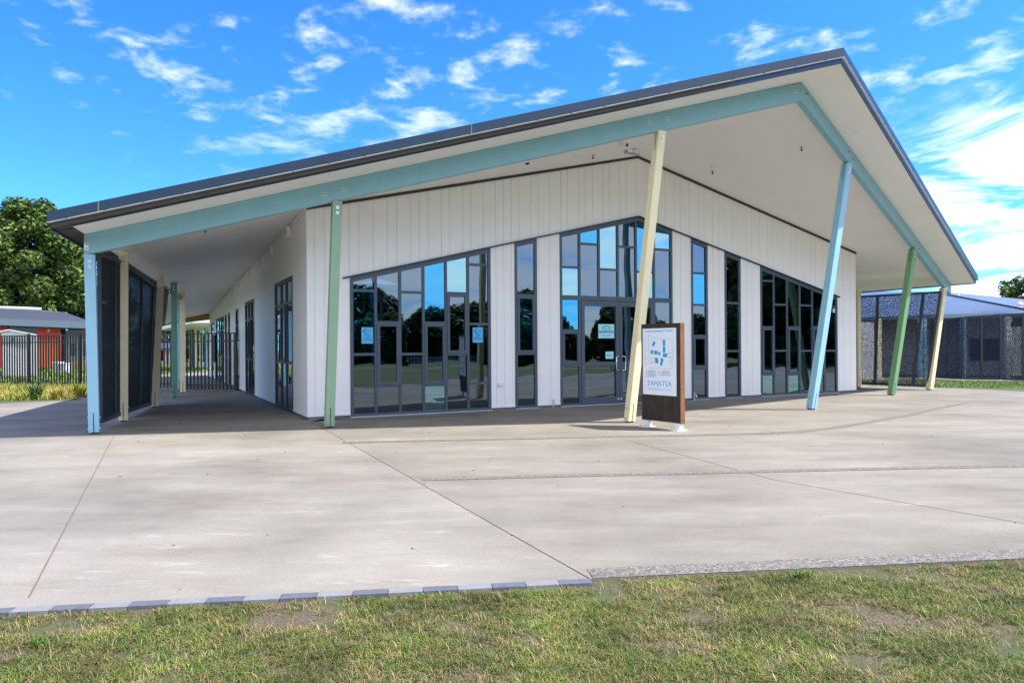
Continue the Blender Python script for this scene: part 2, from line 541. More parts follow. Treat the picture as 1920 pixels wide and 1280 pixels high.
class Plane:
    def __init__(s, o, u, n):
        s.o, s.u, s.n = Vector(o), Vector(u), Vector(n)

    def P(s, t, d, z):
        return s.o + s.u * t + s.n * d + UP * z

    def hit(s, x, y, d=0.0):
        p = onp(x, y, s.o + s.n * d, s.n)
        return (p - s.o).dot(s.u), p.z

    def slab(s, mb, t0, t1, zb, zt, d0, d1, mi=0):
        zb0, zb1 = zb if isinstance(zb, tuple) else (zb, zb)
        zt0, zt1 = zt if isinstance(zt, tuple) else (zt, zt)
        mb.hexa([s.P(t0, d1, zb0), s.P(t1, d1, zb1), s.P(t1, d0, zb1), s.P(t0, d0, zb0)],
                [s.P(t0, d1, zt0), s.P(t1, d1, zt1), s.P(t1, d0, zt1), s.P(t0, d0, zt0)], mi)


FP = Plane(CL, U, NN)
ZC = 3.851
ZA = 5.640
TA = W / 2
SL = (ZA - ZC) / TA


def zsoff(t, d):
    return ZC + SL * min(t, W - t) + (0.022 if d > 0 else 0.036) * d


def ztop(t):
    return zsoff(t, 0)


ZH = 2.583; TH = 0.706; SH = (4.241 - ZH) / (TA - TH)


def zhead(t):
    return ZH + SH * (min(t, W - t) - TH)


BLD = thing('school_building', CL, 'white school reception building with a big gabled roof on slanted coloured posts', 'building')

BOARDS = [.18, .18, .275, .18, .275, .275, .18, .275, .18, .18, .275, .18, .275, .18, .275, .275, .18]


def clad(pl, t0, t1, openings, top, name, mat, parent, zb=0.055, apex=None, first=0.135, gap=0.008):
    joints = [t0]
    t = t0 + first; k = 0
    while t < t1 - 0.05:
        joints.append(t); t += BOARDS[k % len(BOARDS)]; k += 1
    joints.append(t1)
    cuts = set(joints)
    for a, b, h in openings:
        cuts |= {a, b}
    if apex: cuts.add(apex)
    cuts = sorted(c for c in cuts if t0 <= c <= t1)
    js = set(joints[1:-1])
    mb = MB()
    for a, b in zip(cuts, cuts[1:]):
        if b - a < 1e-4: continue
        mid = (a + b) / 2
        h = None
        for oa, ob, hh in openings:
            if oa <= mid <= ob: h = hh
        za0 = h(a) + 0.004 if h else zb
        za1 = h(b) + 0.004 if h else zb
        # backing sheet
        mb.poly([pl.P(a, -0.012, za0), pl.P(b, -0.012, za1), pl.P(b, -0.012, top(b)), pl.P(a, -0.012, top(a))])
        aa = a + (gap / 2 if a in js else 0); bb = b - (gap / 2 if b in js else 0)
        if bb <= aa: continue
        pl.slab(mb, aa, bb, (za0, za1), (top(aa), top(bb)), -0.0115, 0.0)
    return mb.build(name, mat, parent)


GL = {'g': M['glass_grey'], 'b': M['glass_blue'], 'c': M['glass_cyan']}


def pane(pl, a, b, z0, zt, mat, parent, d=-0.02):
    """one sheet of glass, very slightly out of true like every real pane"""
    zt0, zt1 = zt if isinstance(zt, tuple) else (zt, zt)
    kt, kz, k0 = rng.uniform(-.004, .004), rng.uniform(-.002, .002), rng.uniform(-.002, .002)
    tc, zc = (a + b) / 2, (z0 + zt0) / 2

    def D(t, z): return d + k0 + kt * (t - tc) + kz * (z - zc)
    mb = MB()
    q = [(a, z0), (b, z0), (b, zt1), (a, zt0)]
    mb.poly([pl.P(t, D(t, z), z) for t, z in q])
    return mb.build('pane', mat, parent)


def window(pl, tl, tr, top, mulls, cols, parent, mat, zb=0.02, jw=0.062, mw=0.052, head=0.085, rw=0.05, glass=None, name='window', label=None):
    """cols: list of (rails from the top down, set of sash cells, glass letters, bottom z or None)"""
    mb = MB()
    sl = pl.slab
    sl(mb, tl, tl + jw, zb, (top(tl), top(tl + jw)), -0.09, 0.008)
    sl(mb, tr - jw, tr, zb, (top(tr - jw), top(tr)), -0.09, 0.008)
    segs = sorted({tl + jw, tr - jw} | ({TA} if tl < TA < tr and pl is FP else set()))
    for a, b in zip(segs, segs[1:]):
        sl(mb, a, b, (top(a) - head, top(b) - head), (top(a), top(b)), -0.09, 0.006)
    edges = [tl + jw] + [x for m in mulls for x in (m - mw / 2, m + mw / 2)] + [tr - jw]
    for m in mulls:
        z0 = zb
        sl(mb, m - mw / 2, m + mw / 2, z0, (top(m - mw / 2) - head, top(m + mw / 2) - head), -0.09, 0.004)
    todo = []
    for k, (rails, sash, gls, zbot) in enumerate(cols):
        a, b = edges[2 * k], edges[2 * k + 1]
        zlow = zb if zbot is None else zbot
        if zbot is None:
            sl(mb, a, b, zb, zb + 0.045, -0.09, 0.002)
            zlow = zb + 0.045
        hi = (top(a) - head, top(b) - head)
        rz = list(rails)
        bounds = []
        for z in rz:
            sl(mb, a, b, z - rw / 2, z + rw / 2, -0.09, 0.002)
            bounds.append((hi, z + rw / 2)); hi = (z - rw / 2, z - rw / 2)
        bounds.append((hi, zlow))
        for i, (hh, lo) in enumerate(bounds):
            todo.append((a, b, lo, hh, i in sash, gls[i] if i < len(gls) else 'g'))
    w = mb.build(name, mat, parent, bevel=0.0)
    if label: w['label'] = label
    for a, b, lo, hh, is_sash, g in todo:
        gm = (glass or GL)[g]
        if is_sash:
            s = 0.05
            sm = MB()
            z1 = min(hh)
            sl(sm, a - .006, a + s, lo - .006, z1 + .006, -0.05, 0.022)
            sl(sm, b - s, b + .006, lo - .006, z1 + .006, -0.05, 0.022)
            sl(sm, a + s, b - s, lo - .006, lo + s, -0.05, 0.022)
            sl(sm, a + s, b - s, z1 - s, z1 + .006, -0.05, 0.022)
            sm.build('sash', mat, w)
            pane(pl, a + s, b - s, lo + s, z1 - s, gm, w, -0.004)
        else:
            pane(pl, a, b, lo, hh, gm, w)
    return w


def T(x): return FP.hit(x, 650)[0]
def Zp(x, *ys): return [FP.hit(x, y)[1] for y in ys]


# openings of the front
OPEN = [(T(656.6), T(920.5)), (T(965.4), T(1007.4)), (T(1050.1), T(1261.5)), (T(1296.3), T(1327.5)), (T(1359), T(1389.2)), (T(1426), T(1570.3))]
clad(FP, 0, W, [(a, b, zhead) for a, b in OPEN], ztop, 'front_wall', M['wall'], BLD, apex=TA)

window(FP, *OPEN[0], zhead, [T(705), T(750.6), T(794.4), T(836.7), T(878.2)], [
    (Zp(682, 544.7, 664.2), set(), 'gbg', None),
    (Zp(728, 604.3, 723.5), {1}, 'ggg', None),
    (Zp(772, 548, 663.5), set(), 'ggg', None),
    (Zp(815, 605, 721.5), {1}, 'bgc', None),
    (Zp(858, 549.7, 663.5), {1}, 'cgg', None),
    (Zp(898, 496.4, 607.3, 718), set(), 'gggg', None)], BLD, M['frame'], label='six-column window left of the entrance with a sloping head')
window(FP, *OPEN[1], zhead, [], [(Zp(986, 553.5, 663), {1}, 'gbg', None)], BLD, M['frame'], label='narrow three-pane window between the left window and the entrance')
zt_ = FP.hit(1140, 560)[1]
mD = [T(1087.6), T(1124), T(1159.5), T(1193.5), T(1227.4)]


def entrance():
    """tall glazed frame with the double doors in its middle"""
    a0, a1 = OPEN[2]
    mb = MB(); sl = FP.slab; jw, mw, head = 0.062, 0.052, 0.085
    sl(mb, a0, a0 + jw, .02, (zhead(a0), zhead(a0 + jw)), -.09, .008)
    sl(mb, a1 - jw, a1, .02, (zhead(a1 - jw), zhead(a1)), -.09, .008)
    for a, b in ((a0 + jw, TA), (TA, a1 - jw)):
        sl(mb, a, b, (zhead(a) - head, zhead(b) - head), (zhead(a), zhead(b)), -.09, .006)
    tz0, tz1 = zt_ - .05, zt_ + .05
    sl(mb, a0 + jw, a1 - jw, tz0, tz1, -.09, .0055)
    for i, m in enumerate(mD):
        sl(mb, m - mw / 2, m + mw / 2, tz1, (zhead(m - mw / 2) - head, zhead(m + mw / 2) - head), -.09, .004)
        if i in (0, 4):
            sl(mb, m - mw / 2, m + mw / 2, .02, tz0, -.09, .004)
    e = [a0 + jw] + [x for m in mD for x in (m - mw / 2, m + mw / 2)] + [a1 - jw]
    upper = [(1070, [501], 'gc'), (1106, [457.7], 'bg'), (1142, [505.3], 'cg'), (1176, [463], 'gg'), (1210, [510], 'bc'), (1243, [468], 'cg')]
    todo = []
    for k, (x, ys, g) in enumerate(upper):
        a, b = e[2 * k], e[2 * k + 1]
        hi = (zhead(a) - head, zhead(b) - head)
        for i, z in enumerate(Zp(x, *ys)):
            sl(mb, a, b, z - .024, z + .024, -.09, .002)
            todo.append((a, b, z + .024, hi, g[i])); hi = (z - .024, z - .024)
        todo.append((a, b, tz1, hi, g[-1]))
    side = []
    for k, x, ys in ((0, 1070, (619.3, 683.7)), (5, 1243, (624, 684))):
        a, b = e[2 * k], e[2 * k + 1]
        z1, z2 = Zp(x, *ys)
        sl(mb, a, b, .02, .065, -.09, .002)
        for z in (z1, z2):
            sl(mb, a, b, z - .024, z + .024, -.09, .002)
        todo.append((a, b, z1 + .024, (tz0, tz0), 'b' if k == 0 else 'g'))
        todo.append((a, b, .065, (z2 - .024, z2 - .024), 'g'))
        side.append((a, b, z2 + .024, z1 - .024))
    w = mb.build('window', M['frame'], BLD)
    w['label'] = 'tall glazed window round the double doors under the gable'
    for a, b, lo, hi, g in todo:
        pane(FP, a, b, lo, hi, GL[g], w)
    for a, b, lo, hi in side:
        s = .05; sm = MB()
        sl(sm, a - .006, a + s, lo - .006, hi + .006, -.05, .022); sl(sm, b - s, b + .006, lo - .006, hi + .006, -.05, .022)
        sl(sm, a + s, b - s, lo - .006, lo + s, -.05, .022); sl(sm, a + s, b - s, hi - s, hi + .006, -.05, .022)
        sm.build('sash', M['frame'], w)
        pane(FP, a + s, b - s, lo + s, hi - s, GL['g'], w, -.004)
    # the two leaves
    L0, L1 = e[1] + mw + .006, e[10] - mw - .006
    mid = T(1160.6)
    zmid = FP.hit(1130, 681.3)[1]
    for a, b, hx, lab in ((L0, mid - .004, -1, 'left glazed entrance door leaf with two notices'), (mid + .004, L1, 1, 'right glazed entrance door leaf behind the cream post')):
        st = .085
        d = MB()
        sl(d, a, a + st, .03, tz0 - .008, -.06, .014); sl(d, b - st, b, .03, tz0 - .008, -.06, .014)
        sl(d, a + st, b - st, .03, .17, -.06, .013); sl(d, a + st, b - st, tz0 - .008 - .11, tz0 - .008, -.06, .013)
        sl(d, a + st, b - st, zmid - .035, zmid + .035, -.06, .012)
        leaf = d.build('entrance_door', M['frame'], BLD); leaf['label'] = lab
        pane(FP, a + st, b - st, .17, zmid - .035, GL['g'], leaf)
        pane(FP, a + st, b - st, zmid + .035, tz0 - .118, GL['g'], leaf)
        h = MB()
        tin = (b - .035) if hx < 0 else (a + .035)
        tout = tin + hx * 0.085
        zt1, zb1 = FP.hit(1160, 668)[1], FP.hit(1160, 694)[1]
        dd = .075
        pts = [FP.P(tin, .012, zt1), FP.P(tin, dd - .02, zt1), FP.P(tin + hx * .015, dd, zt1), FP.P(tout - hx * .02, dd, zt1), FP.P(tout, dd, zt1 - .025),
               FP.P(tout, dd, zb1 + .025), FP.P(tout - hx * .02, dd, zb1), FP.P(tin + hx * .015, dd, zb1), FP.P(tin, dd - .02, zb1), FP.P(tin, .012, zb1)]
        h.tube(pts, .012, 10)
        h.build('handle', M['chrome'], leaf, smooth=True)
        kk = MB(); c = FP.P(tin, .016, .115); kk.box(c, (.045, .012, .05), (U, NN, UP)); kk.tube([c, c + NN * .02], .016, 10)
        kk.build('floor_bolt', M['chrome'], leaf)
        if hx < 0:
            lk = MB(); lk.tube([FP.P(tin - .02, .014, zmid + .06), FP.P(tin - .02, .022, zmid + .06)], .014, 10)
            lk.build('lock', M['chrome'], leaf)


entrance()
window(FP, *OPEN[3], zhead, [], [(Zp(1311, 512, 571.5, 629.5, 691.3), {3}, 'gbggg', None)], BLD, M['frame'], label='narrow five-pane window right of the entrance')
window(FP, *OPEN[4], zhead, [], [(Zp(1374, 568, 658), set(), 'gcg', None)], BLD, M['frame'], label='narrow three-pane window beside the right big window')
window(FP, *OPEN[5], zhead, [T(1451.5), T(1476.3), T(1500), T(1523.5), T(1546.5)], [
    (Zp(1439, 526.5, 613.2, 702), {2}, 'bggc', None),
    (Zp(1463, 571, 657.5), set(), 'ggg', None),
    (Zp(1488, 613.2, 702), {1}, 'ggc', None),
    (Zp(1511, 572.5, 657.5), set(), 'ggg', None),
    (Zp(1534, 613.2, 702), {1}, 'ggg', None),
    (Zp(1558, 574.3, 657.3), set(), 'ggg', None)], BLD, M['frame'], label='six-column window right of the entrance with a sloping head')

# flashing above the openings, trim under the soffit, base trim, sill
mb = MB()
for a, b in ((TH - .06, TA), (TA, W - TH + .03)):
    FP.slab(mb, a, b, (zhead(a) + .003, zhead(b) + .003), (zhead(a) + .032, zhead(b) + .032), .0005, .045)
mb.build('header_flashing', M['flash'], BLD)
mb = MB()
for a, b in ((0.0, TA), (TA, W)):
    FP.slab(mb, a, b, (ztop(a) - .055, ztop(b) - .055), (ztop(a) - .002, ztop(b) - .002), .0005, .03)
mb.build('wall_trim', M['trim'], BLD)
mb = MB(); sill = MB(); fnd = MB()
edges = [0] + [x for o in OPEN for x in o] + [W]
for a, b in zip(edges[::2], edges[1::2]):
    mb = MB(); FP.slab(mb, a, b, .05, .098, .0005, .007); mb.build('base_trim', M['wall'], BLD)
FP.slab(fnd, .03, W - .03, -.05, .052, -.12, -.03)
fnd.build('foundation', M['foundation'], BLD); fnd = MB()
M['sill'] = paint('pale_aluminium_sill', (.5, .53, .57), .4, metal=.5)
for a, b in OPEN:
    sill = MB(); FP.slab(sill, a - .01, b + .01, .0, .02, -.1, .05); sill.build('window_sill', M['sill'], BLD)

# ------------------------------------------------------------------ left side wall
p2 = onz(393.7, 705, .055); p2.z = 0
V = (p2 - CL).normalized()
SLEN = (p2 - CL).length
SN = Vector((-V.y, V.x, 0))
if SN.x > 0: SN = -SN
SP = Plane(CL, V, SN)


def sztop(s):
    p = SP.P(s, 0, 0) - CL
    return zsoff(p.dot(U), p.dot(NN))


def S(x): return SP.hit(x, 650)[0]


SO = []
for xr, xl, yt, yb in ((549.2, 516.0, 515.5, None), (477.4, 460.2, 559, None), (447.8, 442.2, 578, 666), (431.6, 428.2, 585.5, None),
                       (425.6, 422.2, 589, None), (420.4, 405.8, 592, None), (401.4, 396.2, 604, None)):
    a, b = S(xr), S(xl)
    zt = SP.hit(xr, yt)[1]
    SO.append((a, b, zt, yb))
clad(SP, 0, SLEN, [(a, b, (lambda s, z=zt: z)) for a, b, zt, yb in SO], sztop, 'side_wall', M['wall'], BLD, gap=.013)
for i, (a, b, zt, yb) in enumerate(SO):
    top = (lambda s, z=zt: z)
    w = b - a
    if i < 2 or i == 5:
        zr1 = zt - .52; zr2 = 1.0
        m1, m2 = a + w * .36, a + w * .64
        window(SP, a, b, top, [m1, m2], [([zr1, zr2], set(), 'ggg', None), ([zr1, zr2], {1}, 'ggg', None), ([zr1, zr2], set(), 'ggg', None)],
               BLD, M['framedark'], label='dark framed glazed door in the side wall' if i == 0 else None)
    else:
        window(SP, a, b, top, [], [([zt - .52, 1.0], set(), 'ggg', None)], BLD, M['framedark'])
mb = MB()
e2 = [0] + [x for o in SO for x in o[:2]] + [SLEN]
for a, b in zip(e2[::2], e2[1::2]):
    if b > a:
        mb = MB(); SP.slab(mb, a, b, .05, .098, .0005, .007); mb.build('base_trim', M['wall'], BLD)
SP.slab(fnd, .125, SLEN, -.05, .052, -.12, -.03)
fnd.build('foundation', M['foundation'], BLD)
# conduit with brackets under the soffit
mb = MB()
pp = [SP.P(s, .03, sztop(s) - .055) for s in (0.2, 4, 8, 12, 16, SLEN - .2)]
mb.tube(pp, .014, 6)
for s in [1.6 + 2.05 * k for k in range(10)]:
    z = sztop(s)
    mb.prism([SP.P(s - .05, .004, z - .02), SP.P(s + .05, .004, z - .02), SP.P(s + .03, .004, z - .24), SP.P(s - .03, .004, z - .24)], SN * .06)
mb.build('wall_conduit', M['wall'], BLD)

# right side wall with openings that let the light through
VR = (U * -V.dot(U) + NN * V.dot(NN)).normalized()
RP = Plane(CR, VR, Vector((VR.y, -VR.x, 0)) if Vector((VR.y, -VR.x, 0)).dot(U) > 0 else Vector((-VR.y, VR.x, 0)))
rtop = lambda s: sztop(s)
RO = [(0.9, 2.3), (2.7, 4.6), (6.0, 8.0)]
clad(RP, 0, SLEN, [(a, b, (lambda s: 2.5)) for a, b in RO], rtop, 'side_wall', M['wall'], BLD)
for a, b in RO:
    window(RP, a, b, (lambda s: 2.5), [(a + b) / 2], [([1.0], set(), 'gg', None), ([1.0], set(), 'gg', None)], BLD, M['frame'])
# interior
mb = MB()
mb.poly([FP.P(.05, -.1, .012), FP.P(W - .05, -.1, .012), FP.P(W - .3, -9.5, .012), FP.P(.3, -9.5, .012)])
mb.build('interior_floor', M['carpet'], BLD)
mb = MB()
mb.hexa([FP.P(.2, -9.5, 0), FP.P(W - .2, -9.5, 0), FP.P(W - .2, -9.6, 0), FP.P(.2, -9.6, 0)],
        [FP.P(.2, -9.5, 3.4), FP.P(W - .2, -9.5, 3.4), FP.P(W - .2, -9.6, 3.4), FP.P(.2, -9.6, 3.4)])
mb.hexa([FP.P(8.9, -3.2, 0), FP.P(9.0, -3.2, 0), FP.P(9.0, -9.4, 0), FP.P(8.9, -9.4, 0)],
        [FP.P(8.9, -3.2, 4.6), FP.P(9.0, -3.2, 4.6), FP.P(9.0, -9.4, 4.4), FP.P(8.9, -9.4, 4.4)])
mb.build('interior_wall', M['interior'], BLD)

# ------------------------------------------------------------------ roof, soffit, beams
def EL(d, off=0.0):
    """left eave line in (t,d): closes in on the wall, then runs along it"""
    return -3.44 + (1.29 - max(d, -9)) * .111 - .02 * max(0, -9 - d) - off
TIP = (TA - .02, 5.33)
LF = (-3.44, 1.29); RF = (W + 3.50, 1.15)
def ER(d, off=0.0): return W + 3.50 - (1.15 - d) * .111 + off
DB = -22.0


def SPt(t, d, dz=0.0): return FP.P(t, d, zsoff(t, d) + dz)


def quad_td(mb, pts, dz=0.0, flip=False):
    P = [SPt(t, d, dz) for t, d in pts]
    uv = [(t, d) for t, d in pts]
    if flip: P, uv = P[::-1], uv[::-1]
    mb.poly(P, 0, uv)


mb = MB()
wl = V.dot(U) / -V.dot(NN)      # lateral drift of the side wall per metre of depth
quad_td(mb, [(TA, 0), TIP, LF, (EL(0), 0)])
quad_td(mb, [(TA, 0), (ER(0), 0), RF, TIP])
quad_td(mb, [(0, 0), (EL(0), 0), (EL(-9), -9), (EL(DB), DB), (wl * -DB, DB)])
quad_td(mb, [(W, 0), (W - wl * -DB, DB), (ER(DB), DB), (ER(0), 0)])
quad_td(mb, [(0, 0), (wl * -DB, DB), (TA, DB), (TA, 0)])
quad_td(mb, [(W, 0), (TA, 0), (TA, DB), (W - wl * -DB, DB)])
mb.build('soffit', M['soffit'], BLD)

RT = .225
ovl, ovr = .24, .03
def roof_piece(mb, pts, lo=.012, hi=RT):
    b = [SPt(t, d, lo) for t, d in pts]; t_ = [SPt(t, d, hi) for t, d in pts]
    n = len(pts); i = len(mb.v)
    mb.v += b + t_
    mb.f.append([i + k for k in range(n)][::-1]); mb.mi.append(0)
    mb.f.append([i + n + k for k in range(n)]); mb.mi.append(0)
    for k in range(n):
        mb.f.append([i + k, i + (k + 1) % n, i + n + (k + 1) % n, i + n + k]); mb.mi.append(0)


mb = MB()
LFo = (LF[0] - ovl, LF[1] + .06)
roof_piece(mb, [(TA, 0), (EL(0, ovl), 0), LFo, TIP])
roof_piece(mb, [(TA, 0), TIP, (RF[0] + ovr, RF[1]), (ER(0, ovr), 0)])
roof_piece(mb, [(TA, 0), (TA, DB), (EL(DB, ovl), DB), (EL(-9, ovl), -9), (EL(0, ovl), 0)])
roof_piece(mb, [(TA, 0), (ER(0, ovr), 0), (ER(DB, ovr), DB), (TA, DB)])
ROOF = mb.build('roof', M['underroof'], BLD)


def band(p0, p1, z0, z1, out0, out1, name, mat, ext0=0.0, ext1=0.0, parent=None, mb=None):
    """strip along a roof edge p0->p1 in (t,d); out = how far it stands off the edge"""
    a, b = Vector((p0[0], p0[1])), Vector((p1[0], p1[1]))
    dr = (b - a).normalized(); nn = Vector((dr.y, -dr.x))
    if nn.y < 0: nn = -nn
    a2, b2 = a - dr * ext0, b + dr * ext1
    m = mb or MB()
    def Q(p, o, z):
        q = p + nn * o
        return FP.P(q.x, q.y, zsoff(p.x, p.y) + z)
    m.hexa([Q(a2, out1, z0), Q(b2, out1, z0), Q(b2, out0, z0), Q(a2, out0, z0)], [Q(a2, out1, z1), Q(b2, out1, z1), Q(b2, out0, z1), Q(a2, out0, z1)])
    if mb is None:
        return m.build(name, mat, parent)


e_ = .022
band(LF, TIP, -.005, .082, .0015, e_, 'fascia', M['navy_lip'], 0, e_ * .38, ROOF)
band(TIP, RF, -.005, .082, .0015, e_, 'fascia', M['navy_lip'], e_ * .38, 0, ROOF)
f2 = .055
band(LFo, TIP, .082, .229, .003, f2, 'roof_flashing', M['navy'], .03, f2 * .38, ROOF)
band(TIP, (RF[0] + ovr, RF[1]), .082, .229, .003, f2, 'roof_flashing', M['navy'], f2 * .38, .02, ROOF)
# bright drip edge and clips under the flashing, seams in it
mb = MB(); cl_ = MB()
for p0, p1, n in ((LFo, TIP, 23), (TIP, RF, 23)):
    band(p0, p1, .0765, .0818, .004, f2 + .006, '', None, .03, f2 * .38, mb=mb)
    for k in range(n):
        f = (k + .45) / n
        q = Vector((p0[0] + (p1[0] - p0[0]) * f, p0[1] + (p1[1] - p0[1]) * f))
        d_ = (Vector(p1) - Vector(p0)).normalized(); n_ = Vector((d_.y, -d_.x)); n_ = n_ if n_.y > 0 else -n_
        c = q + n_ * (f2 + .008)
        cl_ = MB(); cl_.box(FP.P(c.x, c.y, zsoff(q.x, q.y) + .089), (.022, .012, .014), (U, NN, UP)); cl_.build('flashing_clip', M['darksteel'], ROOF)
mb.build('drip_edge', M['cladding'], ROOF)
sm = MB()
for p0, p1, fs in ((LFo, TIP, (.055, .50)), (TIP, RF, (.5,))):
    for f in fs:
        q = Vector((p0[0] + (p1[0] - p0[0]) * f, p0[1] + (p1[1] - p0[1]) * f))
        d_ = (Vector(p1) - Vector(p0)).normalized(); n_ = Vector((d_.y, -d_.x)); n_ = n_ if n_.y > 0 else -n_
        c = q + n_ * (f2 + .0005)
        sm.box(FP.P(c.x, c.y, zsoff(q.x, q.y) + .155), (.012, .004, .14), (U * d_.x + NN * d_.y, U * n_.x + NN * n_.y, UP))
sm.build('flashing_seams', M['guttergrey'], ROOF)
# side eave edges
mb = MB()
for (a, b) in (((LF[0] - ovl, LF[1]), (EL(-9, ovl), -9)), ((EL(-9, ovl), -9), (EL(DB, ovl), DB)), ((RF[0] + ovr, RF[1]), (ER(DB, ovr), DB))):
    dr = Vector(b) - Vector(a)
    s = -1 if a[0] < 0 else 1
    A0, B0 = FP.P(a[0], a[1], zsoff(*a)), FP.P(b[0], b[1], zsoff(*b))
    w_ = U * s * .02
    mb.hexa([A0 - UP * .01 + w_, B0 - UP * .01 + w_, B0 - UP * .01, A0 - UP * .01] if True else [], [A0 + UP * .20 + w_, B0 + UP * .20 + w_, B0 + UP * .20, A0 + UP * .20])
mb.build('eave_gutter', M['navy'], ROOF)
# soffit closing line along the eaves
mb = MB()
for k in range(13):   # purlin ends under the left overhang
    d = 1.1 - k * .9
    a = EL(d)
    mb = MB(); mb.hexa([FP.P(a - ovl + .02, d, zsoff(a, d) - .035), FP.P(a, d, zsoff(a, d) - .005), FP.P(a, d - .04, zsoff(a, d) - .005), FP.P(a - ovl + .02, d - .04, zsoff(a, d) - .035)],
            [FP.P(a - ovl + .02, d, zsoff(a - ovl, d) + .011), FP.P(a, d, zsoff(a, d) + .011), FP.P(a, d - .04, zsoff(a, d) + .011), FP.P(a - ovl + .02, d - .04, zsoff(a - ovl, d) + .011)]); mb.build('eave_batten', M['underroof'], ROOF)

# beams
BT, BD_ = .115, .315
bl0 = onp(156.7, 439.4, SPt(0, 0), (SPt(TA, 0) - SPt(0, 0)).cross(SPt(0, 1) - SPt(0, 0)))
q = bl0 - CL
BL = Vector((q.dot(U), q.dot(NN)))
BA = Vector((TA, 4.56))
BR = Vector((W - BL.x, BL.y))


def beam(a, b, exta, extb):
    dr = (b - a).normalized(); nn = Vector((dr.y, -dr.x)); nn = nn if nn.y > 0 else -nn
    a2, b2 = a - dr * exta, b + dr * extb
    mb = MB()
    def Q(p, o, z, ref):
        return FP.P(p.x + nn.x * o, p.y + nn.y * o, zsoff(ref.x, ref.y) + z)
    # mitred at the gable apex
    pts = []
    for z in (-BD_, -.003):
        pts.append([Q(a2, 0, z, a2), Q(b2, 0, z, b2), Q(b2, -BT, z, b2), Q(a2, -BT, z, a2)])
    # mitre
    for row in pts:
        for i in (0, 1, 2, 3):
            pass
    mb.hexa(pts[0], pts[1])
    return mb, dr, nn


# left and right beam share a mitre plane at t = TA
def mitred(a, b):
    """a at the eave, b at the apex (outer face corner)"""
    dr = (b - a).normalized(); nn = Vector((dr.y, -dr.x)); nn = nn if nn.y > 0 else -nn
    inner_b = None
    # inner face line: points a - nn*BT + s*dr ; meets t = TA
    ia = a - nn * BT
    s = (TA - ia.x) / dr.x
    ib = ia + dr * s
    mb = MB()
    def Q(p, z): return FP.P(p.x, p.y, zsoff(p.x, p.y) + z)
    o = .0015 if a.x < TA else -.0015
    sh = Vector((o, 0))
    b_, ib_ = b - sh, ib - sh
    mb.hexa([Q(a, -BD_), Q(b_, -BD_), Q(ib_, -BD_), Q(ia, -BD_)], [Q(a, -.003), Q(b_, -.003), Q(ib_, -.003), Q(ia, -.003)])
    return mb, dr, nn


beams = []
for a in (BL, BR):
    mb, dr, nn = mitred(a, BA)
    bo = mb.build('front_beam', M['aqua'], BLD, bevel=.006)
    bo['label'] = 'pale aqua beam under the %s slope of the roof' % ('left' if a is BL else 'right')
    beams.append((bo, a, dr, nn))


def on_beam(k, x, y, z=None):
    bo, a, dr, nn = beams[k]
    P0 = FP.P(a.x, a.y, 0); n3 = U * nn.x + NN * nn.y
    p = onp(x, y, P0 - n3 * BT / 2, n3)
    q = p - CL
    return q.dot(U), q.dot(NN), p.z


def beam_plates(k, px, vertical=False):
    bo, a, dr, nn = beams[k]
    n3 = U * nn.x + NN * nn.y; d3 = U * dr.x + NN * dr.y
    if (d3.x < 0): d3 = -d3
    P0 = FP.P(a.x, a.y, 0)
    for x, y in px:
        m = MB(); g = MB()
        c = onp(x, y, P0, n3)
        m.box(c + n3 * .003, (.075 if not vertical else .06, .006, .05 if not vertical else .11), (d3, n3, UP))
        for o in ((-.018, 0), (.018, 0)) if not vertical else ((0, .03), (0, -.03)):
            cc = c + d3 * o[0] + UP * o[1]
            g.tube([cc + n3 * .006, cc + n3 * .016], .010, 8)
        m.build('bolt_plate', M['steel'], bo); g.build('bolt_pair', M['darksteel'], bo)


beam_plates(0, [(608, 364), (645, 357), (1220, 230.5), (1252, 223)])
beam_plates(0, [(162.5, 462)], True)
beam_plates(0, [(1488, 160), (1491, 172)])
beam_plates(1, [(1512.5, 164), (1512, 176), (1590, 285), (1598.5, 297), (1715, 460), (1722, 467)])


